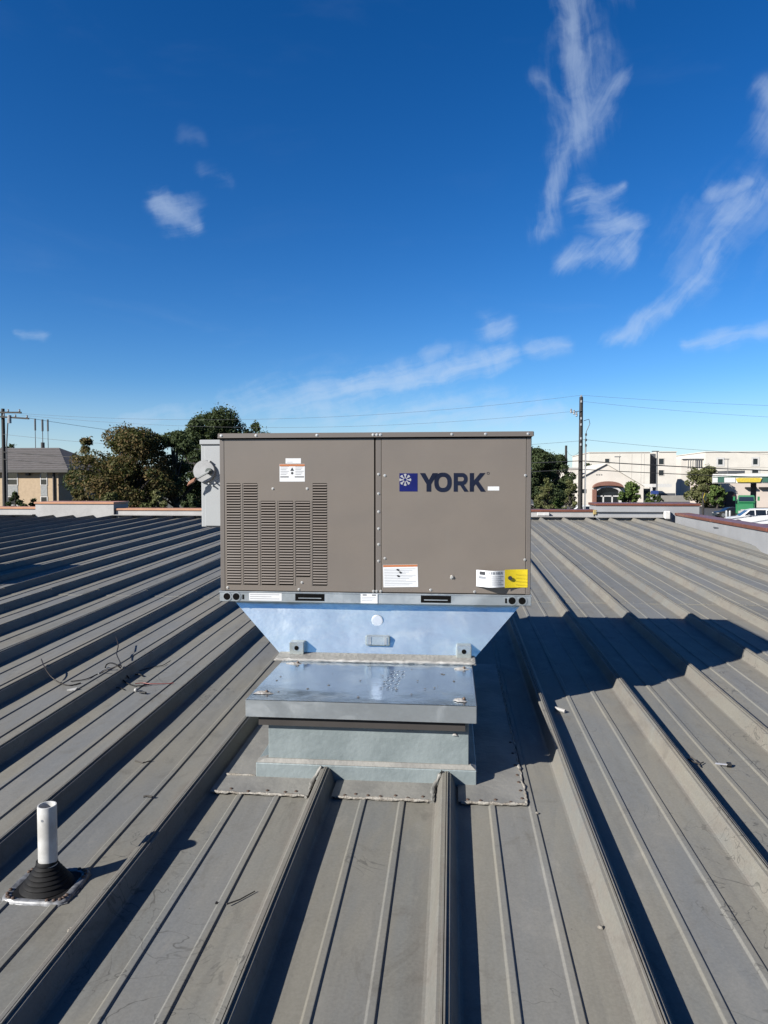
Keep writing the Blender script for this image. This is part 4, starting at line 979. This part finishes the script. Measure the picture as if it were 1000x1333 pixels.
tree(918, 607, 125, 27, 'olive street tree in front of the far cream building', LEAF_OLIVE, 11000, .19, 18, trunk=.3, low=.18, clumps=70)
tree(934, 629, 122, 13, 'small green tree touching the left end of the station canopy', LEAF_GREEN, 1800, .2, 19, trunk=.18, low=.15)
for px, top, Y, hw, lab, lm_, s_ in ((20, 640, 56, 20, 'dark bush at the foot of the left pole', LEAF_DARK, 31), (43, 650, 57, 9, 'small rounded bush in front of the apartment wall', LEAF_DARK, 32), (105, 636, 45, 24, 'dark bush under the left side of the big oak', LEAF_OAK, 33),
        (150, 640, 44, 26, 'olive bush under the middle of the big oak', LEAF_OLIVE, 34), (205, 637, 44, 28, 'olive bush under the right side of the big oak', LEAF_OLIVE, 35), (250, 642, 46, 20, 'dark bush next to the electrical box', LEAF_DARK, 36),
        (846, 640, 112, 12, 'dark green hedge bush right of the round green tree', LEAF_GREEN, 37), (858, 645, 108, 8, 'low bush at the lamp post', LEAF_DARK, 38), (704, 652, 60, 14, 'low dry bush behind the right parapet coping', LEAF_OLIVE, 39), (728, 650, 66, 12, 'low green bush at the shorter pole', LEAF_GREEN, 40)):
    tree(px, top, Y, hw, lab, lm_, 1600, .13, s_, trunk=.08, name='shrub', low=.05, cat='shrub', clumps=16)

# --- cream buildings on the right
BY = 190
def bx_(px, Y=BY): return at(px, 620, Y).x
def bz_(py, Y=BY, px=850): return at(px, py, Y).z
b1 = thing('office_building', (bx_(820), BY+10, GZ), 'large plain cream building with a grey recess and dark square windows, behind the arched entrance', 'building')
MB().box(bx_(767), bx_(846), BY, BY+26, GZ, bz_(589)).build('wall', CREAM, b1)
MB().box(bx_(846)+.01, bx_(857), BY+2.5, BY+24, GZ, bz_(590)).build('recess_shade_wall', SHADEGREY, b1)  # cream wall's recess painted dark grey in place of its shade
MB().box(bx_(857)+.01, bx_(880), BY, BY+22, GZ, bz_(588.5)).build('wing', CREAM, b1)
for px in (806, 822, 834, 838): MB().box(bx_(px)-.06, bx_(px)+.06, BY-.05, BY-.001, GZ, bz_(589)-.3).build('panel_joint', CREAM2, b1)
MB().box(bx_(767)-.15, bx_(846), BY-.2, BY+26.2, bz_(589), bz_(588)).build('coping', CREAM2, b1)
MB().box(bx_(857), bx_(880)+.2, BY-.2, BY+22.2, bz_(588.5), bz_(587.6)).build('coping', CREAM2, b1)
for a, b, c, d in ((787.5, 793, 602.5, 597), (857.5, 864, 604.5, 597), (857.5, 864, 619, 612), (870, 870.01, 0, 0)):
    if c: window(b1, bx_(a), bx_(b), bz_(c), bz_(d), BY, frame=CREAM2, mull=False, fw_=.12)
MB().box(bx_(827), bx_(850), BY-16, BY-2, bz_(634, BY-9), bz_(630, BY-9)).build('entrance_canopy', WHITEP, b1)
for px in (829, 848): MB().box(bx_(px, BY-15)-.2, bx_(px, BY-15)+.2, BY-15.4, BY-15, GZ, bz_(634, BY-9)).build('canopy_post', WHITEP, b1)
MB().box(bx_(828), bx_(849), BY-.12, BY-.002, GZ, bz_(636)).build('shopfront', GLASS, b1)
MB().box(bx_(858), bx_(879), BY-.1, BY-.003, GZ, bz_(642)).build('base_band', SHADEGREY, b1)
# second cream building
CY = 215
b2 = thing('office_building', (bx_(960, CY), CY+10, GZ), 'long cream building with white-framed square windows above the station canopy', 'building')
MB().box(bx_(918, CY), bx_(1100, CY), CY, CY+30, GZ, bz_(589, CY)).build('wall', CREAM, b2)
MB().box(bx_(889, CY), bx_(918, CY)-.01, CY+1.5, CY+26, GZ, bz_(597.5, CY)).build('lower_wing', CREAM2, b2)
MB().hexa([(bx_(889, CY), CY+1, bz_(597.5, CY)), (bx_(918, CY)-.02, CY+1, bz_(597.5, CY)), (bx_(918, CY)-.02, CY+26, bz_(597.5, CY)), (bx_(889, CY), CY+26, bz_(597.5, CY))],
          [(bx_(889, CY), CY+1, bz_(597, CY)), (bx_(918, CY)-.02, CY+1, bz_(595.5, CY)), (bx_(918, CY)-.02, CY+26, bz_(595.5, CY)), (bx_(889, CY), CY+26, bz_(597, CY))]).build('wing_roof', WHITEP, b2)
for k in range(7):
    px = 897+k*3; MB().box(bx_(px, CY)-.12, bx_(px, CY)+.12, CY+1.3, CY+1.499, bz_(609, CY), bz_(599, CY)).build('fin', SHADEGREY if k > 3 else CREAM, b2)
MB().box(bx_(918, CY)-.2, bx_(1100, CY)+.2, CY-.2, CY+30.2, bz_(589, CY), bz_(588, CY)).build('coping', CREAM2, b2)
for a, b, c, d in ((934.5, 940.5, 605, 598), (980, 986, 605, 597.5), (979, 987, 616, 612.5), (1028, 1034, 605, 597.5)): window(b2, bx_(a, CY), bx_(b, CY), bz_(c, CY), bz_(d, CY), CY, mull=False, fw_=.5)
MB().box(bx_(934, CY), bx_(955, CY), CY-8, CY-.05, bz_(617, CY), bz_(613.5, CY)).build('roof_equipment', SHADEGREY, b2)
MB().box(bx_(918, CY)-.05, bx_(1100, CY), CY-.06, CY-.002, bz_(608.6, CY), bz_(608, CY)).build('string_course', CREAM2, b2)
# dark building in the gap between
t = thing('parking_deck', (bx_(886, 240), 240, GZ), 'dark open parking deck seen in the gap between the two cream buildings', 'building')
MB().box(bx_(876, 240), bx_(896, 240), 240, 260, GZ, bz_(603, 240)).build('wall', SHADEGREY, t)
for py in (608, 617, 628): MB().box(bx_(876, 240), bx_(896, 240), 239.5, 239.99, bz_(py, 240), bz_(py-3, 240)).build('deck_edge', CREAM2, t)
# low retaining wall and street beyond
w_ = MB().box(bx_(862, 172), bx_(905, 172), 172, 172.6, GZ, bz_(645, 172)).build('retaining_wall', CONC); tag(w_, 'low pale concrete wall across the street left of the olive street tree', 'wall')
MB().box(20, 130, 150, 170, GZ-.1, GZ+.012).build('street', ASPH)['kind'] = 'structure'
# arched-entrance building with gable front
DY = 135
dx_ = lambda px: bx_(px, DY)
dz_ = lambda py, px=800: at(px, py, DY).z
g = thing('arched_building', (dx_(795), DY+8, GZ), 'cream stucco building with a gable front and a red-brown arched entrance', 'building')
gp = [(dx_(757), GZ), (dx_(838), GZ), (dx_(838), dz_(633)), (dx_(789), dz_(604)), (dx_(757), dz_(621))]
MB().prism(gp, 'y', DY, DY+18).build('wall', CREAM2, g)
MB().prism([(dx_(756), dz_(621.5)), (dx_(789), dz_(604)), (dx_(839), dz_(633.4)), (dx_(839), dz_(632.4)), (dx_(789), dz_(602.9)), (dx_(756), dz_(620.4))], 'y', DY-.3, DY+18.3).build('roof_edge', CREAM, g)
MB().box(dx_(738), dx_(757)-.01, DY+1, DY+16, GZ, dz_(609)).build('side_wing', CREAM2, g)
MB().box(dx_(737.6), dx_(757)-.01, DY+.9, DY+16.1, dz_(609), dz_(608.2)).build('coping', WHITEP, g)
window(g, dx_(757.6), dx_(763), dz_(641.5), dz_(637), DY, frame=FASCIA, mull=False, fw_=.05)
def arch(cx, z0, zs, w, h, n=14): return [(cx+w*math.cos(math.pi*k/n), zs+h*math.sin(math.pi*k/n)) for k in range(n+1)]
ac = dx_(790.5); wd = dx_(808.5)-ac
outer = arch(ac, 0, dz_(634.5), wd*1.08, dz_(626.5)-dz_(634.5)); inner = arch(ac, 0, dz_(635), wd*1.08, dz_(632)-dz_(635))
MB().prism(outer+inner[::-1], 'y', DY-1.4, DY-.02).build('red_arch', REDBROWN, g)
o1 = arch(ac, 0, dz_(641), wd*1.0, dz_(632.6)-dz_(641)); i1 = arch(ac, 0, dz_(641.5), wd*.84, dz_(634.6)-dz_(641.5))
fr = [(o1[0][0], GZ)]+o1+[(o1[-1][0], GZ), (i1[-1][0], GZ)]+i1[::-1]+[(i1[0][0], GZ)]
MB().prism(fr, 'y', DY-.9, DY-.03).build('white_arch', WHITEP, g)
MB().prism([(i1[0][0], GZ)]+i1+[(i1[-1][0], GZ)], 'y', DY-.10, DY-.005).build('dark_glass', GLASS, g)
MB().box(i1[-1][0], i1[0][0], DY-.25, DY-.11, dz_(646.5), dz_(645)).build('glazing_bar', WHITEP, g)
for px in (785.5, 797): MB().box(dx_(px)-.12, dx_(px)+.12, DY-.25, DY-.11, GZ, dz_(645)).build('glazing_bar', WHITEP, g)
MB().box(dx_(771), dx_(775.5), DY-1., DY-.04, GZ, dz_(637)).build('red_pier', REDBROWN, g)
for px in (777, 780, 783): MB().box(dx_(px)-.12, dx_(px)+.12, DY-.05, DY-.002, dz_(618.5), dz_(617.5)).build('wall_vent', SHADEGREY, g)
# --- fuel station
FY = 88
fx_ = lambda px, Y=FY: at(px, 620, Y).x
fz_ = lambda py, Y=FY: at(960, py, Y).z
cn = thing('station_canopy', (fx_(928), FY, GZ), 'fuel station canopy with green, white and yellow fascia at the right edge', 'canopy')
MB().box(fx_(928), fx_(1090), FY, FY+10, fz_(629), fz_(617)).build('deck', WHITEP, cn)
for a, b, m_, nm in ((928, 934, WHITEP, 'white_end'), (934.2, 942, DGREEN, 'green_band'), (942.2, 955.5, WHITEP, 'white_band'), (987.2, 1090, DGREEN, 'green_band')):
    MB().box(fx_(a), fx_(b), FY-.10, FY-.002, fz_(628), fz_(621.8)).build(nm, m_, cn)
MB().box(fx_(928), fx_(1090), FY-.06, FY-.003, fz_(621.5), fz_(620.4)).build('dark_line', DGREEN, cn)
MB().prism([(fx_(955.7), fz_(623)), (fx_(958), fz_(627.8)), (fx_(985), fz_(627.8)), (fx_(987), fz_(623.2)), (fx_(984), fz_(622.2)), (fx_(960), fz_(622.2))], 'y', FY-.25, FY-.004).build('yellow_band', SIGNY, cn)
MB().box(fx_(976.5), fx_(983.5), FY+4, FY+4.6, GZ, fz_(629)-.01).build('column', SHADEGREY, cn)
MB().box(fx_(1040), fx_(1047), FY+4, FY+4.6, GZ, fz_(629)-.01).build('column', SHADEGREY, cn)
cn.rotation_euler.z = R(-19)
SY = 128
sh = thing('station_shop', (fx_(985, SY), SY+6, GZ), 'pale pink station shop with a dark arched doorway below the canopy', 'building')
MB().box(fx_(934, SY), fx_(1120, SY), SY, SY+14, GZ, fz_(624, SY)).build('wall', mat('pink_stucco', (.95, .82, .72), .85, 0, .05, .4), sh)
c_ = fx_(951, SY); hw = fx_(957, SY)-c_
MB().prism([(c_-hw, GZ), (c_+hw, GZ)]+arch(c_, 0, fz_(645, SY), hw, fz_(639.5, SY)-fz_(645, SY)), 'y', SY-.3, SY-.004).build('arched_door', mat('door_maroon', (.06, .022, .02), .6), sh)
MB().box(fx_(934.5, SY), fx_(944, SY), SY-.2, SY-.005, GZ, fz_(643.5, SY)).build('brick_panel', mat('red_brick', (.28, .12, .08), .85, 0, .15, 2.), sh)
for px in (962, 973): MB().box(fx_(px, SY), fx_(px+3.5, SY), SY-.1, SY-.006, GZ, fz_(646, SY)).build('pilaster', mat('ochre_pilaster', (.50, .38, .26), .85), sh)
for px in (977, 995): MB().box(fx_(px, SY)-.9, fx_(px, SY)+.9, SY-.6, SY-.007, fz_(636, SY), fz_(634, SY)).build('wall_lamp', FASCIA, sh)

# --- vehicles
def wheel(parent, x, y, z, r_, w_, axis='y'):
    d = Vector((0, w_/2, 0)) if axis == 'y' else Vector((w_/2, 0, 0))
    wh = MB().tube([Vector((x, y, z))-d, Vector((x, y, z))+d], r_, 20).build('wheel', TYRE, parent, smooth=40)
    MB().tube([Vector((x, y, z))-d*1.04, Vector((x, y, z))-d*1.0], r_*.62, 14).build('rim', RIM, wh); return wh
def car(x, y, L, Wd, H, paint, label, name, cat, suv=True):
    t = thing(name, (x+L/2, y+Wd/2, GZ), label, cat); g0 = GZ+.012
    P = lambda u, v: (x+u*L, g0+v*H)
    if suv: body_ = [(.0, .24), (.015, .42), (.05, .53), (.24, .60), (.30, .62), (.96, .66), (.985, .56), (.995, .30), (.97, .18), (.03, .17)]; cab = [(.22, .60), (.38, .93), (.46, .985), (.80, 1.0), (.91, .95), (.985, .64)]
    else: body_ = [(.0, .26), (.01, .46), (.06, .56), (.26, .64), (.80, .68), (.97, .64), (.995, .46), (.99, .26), (.95, .18), (.04, .18)]; cab = [(.24, .63), (.40, .96), (.50, 1.0), (.66, .99), (.78, .90), (.90, .67)]
    bo = MB().prism([P(*q) for q in body_], 'y', y, y+Wd).build('body', paint, t, bevel=.05, seg=2)
    n = len(cab); i = Wd*.11
    cb_ = MB(); cb_.hexa([(*P(*q)[:1], y+.02+(i if .75 < q[1] else 0), P(*q)[1]) for q in cab], [(*P(*q)[:1], y+Wd-.02-(i if .75 < q[1] else 0), P(*q)[1]) for q in cab]); cb_.build('cabin', paint, t, bevel=.03)
    def sp(u0, u1, v0, v1, s0=0, s1=0):
        yy = lambda v: y+.02+i*(min(1, max(0, (v-.62)/.32)))-.02
        return [(x+(u0)*L, yy(v0), g0+v0*H), (x+u1*L, yy(v0), g0+v0*H), (x+(u1+s1)*L, yy(v1), g0+v1*H), (x+(u0+s0)*L, yy(v1), g0+v1*H)]
    ws = ((.30, .47, .66, .91, .10, .0), (.49, .66, .67, .93, 0, 0), (.68, .93, .68, .90, .0, -.06)) if suv else ((.33, .51, .68, .92, .10, 0), (.53, .82, .69, .91, 0, -.09))
    for a in ws:
        q = sp(*a); MB().hexa(q, [(p[0], p[1]+.05, p[2]) for p in q]).build('side_window', GLASS, t)
    a, b = cab[0], cab[1]
    MB().hexa([(x+.235*L-.03, y+.10, g0+.625*H), (x+.235*L-.03, y+Wd-.10, g0+.625*H), (x+.365*L-.03, y+Wd-.26, g0+.90*H), (x+.365*L-.03, y+.26, g0+.90*H)],
              [(x+.255*L, y+.10, g0+.625*H), (x+.255*L, y+Wd-.10, g0+.625*H), (x+.385*L, y+Wd-.26, g0+.90*H), (x+.385*L, y+.26, g0+.90*H)]).build('windscreen', GLASS, t)
    for u in (.19, .80):
        for yy in (y+.10, y+Wd-.10): wheel(t, x+u*L, yy, g0+.355, .355, .24)
        MB().tube([(x+u*L, y-.012, g0+.37), (x+u*L, y+.10, g0+.37)], .43, 20).build('wheel_arch', TYRE, t)
    MB().box(x+.012*L, x+.06*L, y-.01, y+.35, g0+.42*H, g0+.50*H).build('headlight', LAMPG, t); MB().box(x+.012*L, x+.06*L, y+Wd-.35, y+Wd+.01, g0+.42*H, g0+.50*H).build('headlight', LAMPG, t)
    MB().box(x+.955*L, x+.992*L, y-.012, y+.25, g0+.46*H, g0+.58*H).build('tail_light', mat('tail_red', (.3, .01, .01), .3), t)
    MB().box(x+.36*L, x+.39*L, y-.14, y-.02, g0+.63*H, g0+.71*H).build('mirror', paint, t)
    MB().box(x+.02*L, x+.97*L, y-.008, y+.02, g0+.17*H, g0+.25*H).build('sill_trim', TYRE, t)
    return t
p = at(945.5, 672, 66); suv = car(p.x, 65, 4.75, 1.9, 1.76, CARWHITE, 'white sport utility car parked behind the red-brown coping at the right edge', 'parked_car', 'car'); suv.rotation_euler.z = R(-11)
p = at(934, 660, 86); car(p.x, 86, 3.6, 1.8, 1.25, CARDARK, 'low dark car parked between the white car and the shop', 'parked_car', 'car', False)
p = at(762, 658, 84); car(p.x-2.5, 84, 4.4, 1.8, 1.5, CARWHITE, 'white car mostly hidden behind the coping near the tall pole', 'parked_car', 'car', False)
# green truck seen from the front
TY = 76; tx = fx_(969, TY); tx1_ = fx_(996, TY); tw = tx1_-tx; tc = (tx+tx1_)/2; tz = lambda py: at(982, py, TY).z
t = thing('green_truck', (tc, TY+2, GZ), 'bright green truck facing the roof, parked under the station canopy', 'truck')
MB().box(tx+.05, tx1_-.05, TY+1.4, TY+6.5, GZ+.7, tz(652)).build('load_bed', GREENP, t, bevel=.05)
MB().hexa([(tx+.12, TY+.9, GZ+.6), (tx1_-.12, TY+.9, GZ+.6), (tx1_-.12, TY+2.6, GZ+.6), (tx+.12, TY+2.6, GZ+.6)], [(tx+.25, TY+1.25, tz(645)), (tx1_-.25, TY+1.25, tz(645)), (tx1_-.25, TY+2.6, tz(645)), (tx+.25, TY+2.6, tz(645))]).build('cab', GREENP, t, bevel=.06, seg=2)
MB().hexa([(tx+.2, TY-.2, GZ+.55), (tx1_-.2, TY-.2, GZ+.55), (tx1_-.2, TY+.95, GZ+.55), (tx+.2, TY+.95, GZ+.55)], [(tx+.3, TY-.1, tz(656)), (tx1_-.3, TY-.1, tz(656)), (tx1_-.22, TY+1.0, tz(653.5)), (tx+.22, TY+1.0, tz(653.5))]).build('bonnet', GREENP, t, bevel=.08, seg=2)
def cy_at(z): return TY+.9+.35*(z-GZ-.6)/(tz(645)-GZ-.6)
za_, zb2 = tz(652.8), tz(647)
MB().hexa([(tx+.30, cy_at(za_)-.03, za_), (tx1_-.30, cy_at(za_)-.03, za_), (tx1_-.36, cy_at(zb2)-.03, zb2), (tx+.36, cy_at(zb2)-.03, zb2)], [(tx+.30, cy_at(za_)+.03, za_), (tx1_-.30, cy_at(za_)+.03, za_), (tx1_-.36, cy_at(zb2)+.03, zb2), (tx+.36, cy_at(zb2)+.03, zb2)]).build('windscreen', GLASS, t)
MB().box(tc-.5, tc+.5, TY-.26, TY-.16, GZ+.85, GZ+1.35).build('grille', LAMPG, t)
for s_ in (-1, 1):
    MB().box(tc+s_*(tw/2-.45)-.16, tc+s_*(tw/2-.45)+.16, TY-.25, TY-.15, GZ+.95, GZ+1.2).build('headlight', LAMPG, t)
    MB().box(tc+s_*(tw/2+.12)-.10, tc+s_*(tw/2+.12)+.10, TY+.8, TY+.95, tz(652), tz(646.5)).build('mirror', GREENP, t)
    wheel(t, tc+s_*(tw/2-.2), TY+.4, GZ+.47, .46, .28, 'x'); wheel(t, tc+s_*(tw/2-.2), TY+5., GZ+.47, .46, .28, 'x')
MB().box(tx+.1, tx1_-.1, TY-.32, TY-.2, GZ+.42, GZ+.68).build('bumper', RIM, t)
t.rotation_euler.z = R(-21)
# --- lamp posts and signs
def lamp(px, ptop, Y, r_, label, m_=POLEGREY):
    b0 = at(px, 640, Y); z1 = at(px, ptop, Y).z; t = thing('lamp_post', (b0.x, Y, GZ), label, 'lamp post', 'lamp posts on the parking lot')
    MB().tube([(b0.x, Y, GZ), (b0.x, Y, z1)], [r_, r_*.7], 8).build('post', m_, t, smooth=40)
    MB().box(b0.x-.9, b0.x+.25, Y-.2, Y+.2, z1-.02, z1+.14).build('lamp_head', m_, t)
lamp(855, 588, 130, .16, 'grey lamp post in front of the grey recess of the cream building')
lamp(806, 595, 140, .09, 'thin lamp post standing before the gable of the arched building')
lamp(947, 598, 170, .09, 'thin lamp post right of the first framed window')
p = at(915.5, 649, 62); zt_ = at(915, 641, 62).z
t = thing('warning_sign', (p.x, 62, GZ), 'yellow warning sign on a dark post at the corner of the side parapet', 'sign')
MB().tube([(p.x, 62, GZ), (p.x, 62, zt_)], .10, 8).build('post', WOOD, t)
s_ = .40; t.rotation_euler.z = R(52); cz_ = at(915, 648, 62).z; MB().prism([(p.x, cz_-s_), (p.x+s_, cz_), (p.x, cz_+s_), (p.x-s_, cz_)], 'y', 61.84, 61.88).build('sign_plate', SIGNY, t)
p = at(852, 641, 128); t = thing('blue_sign', (p.x, 128, GZ), 'small blue sign on a thin post beside the grey lamp post', 'sign')
MB().tube([(p.x+.3, 128, GZ), (p.x+.3, 128, p.z+.5)], .06, 6).build('post', PORC, t); MB().box(p.x-.65, p.x+.65, 127.85, 127.92, p.z-.3, p.z+.3).build('sign_plate', BLUEP, t)
for px in (946, 950.5):
    p = at(px, 660, 80); t = MB().lathe((p.x, 80, GZ), [(.12, 0), (.12, 1.0), (.09, 1.08), (0, 1.1)], 10).build('bollard', PORC, smooth=40); tag(t, 'white bollard in front of the low dark car, %s of two' % ('left' if px < 948 else 'right'), 'bollard', 'white bollards')
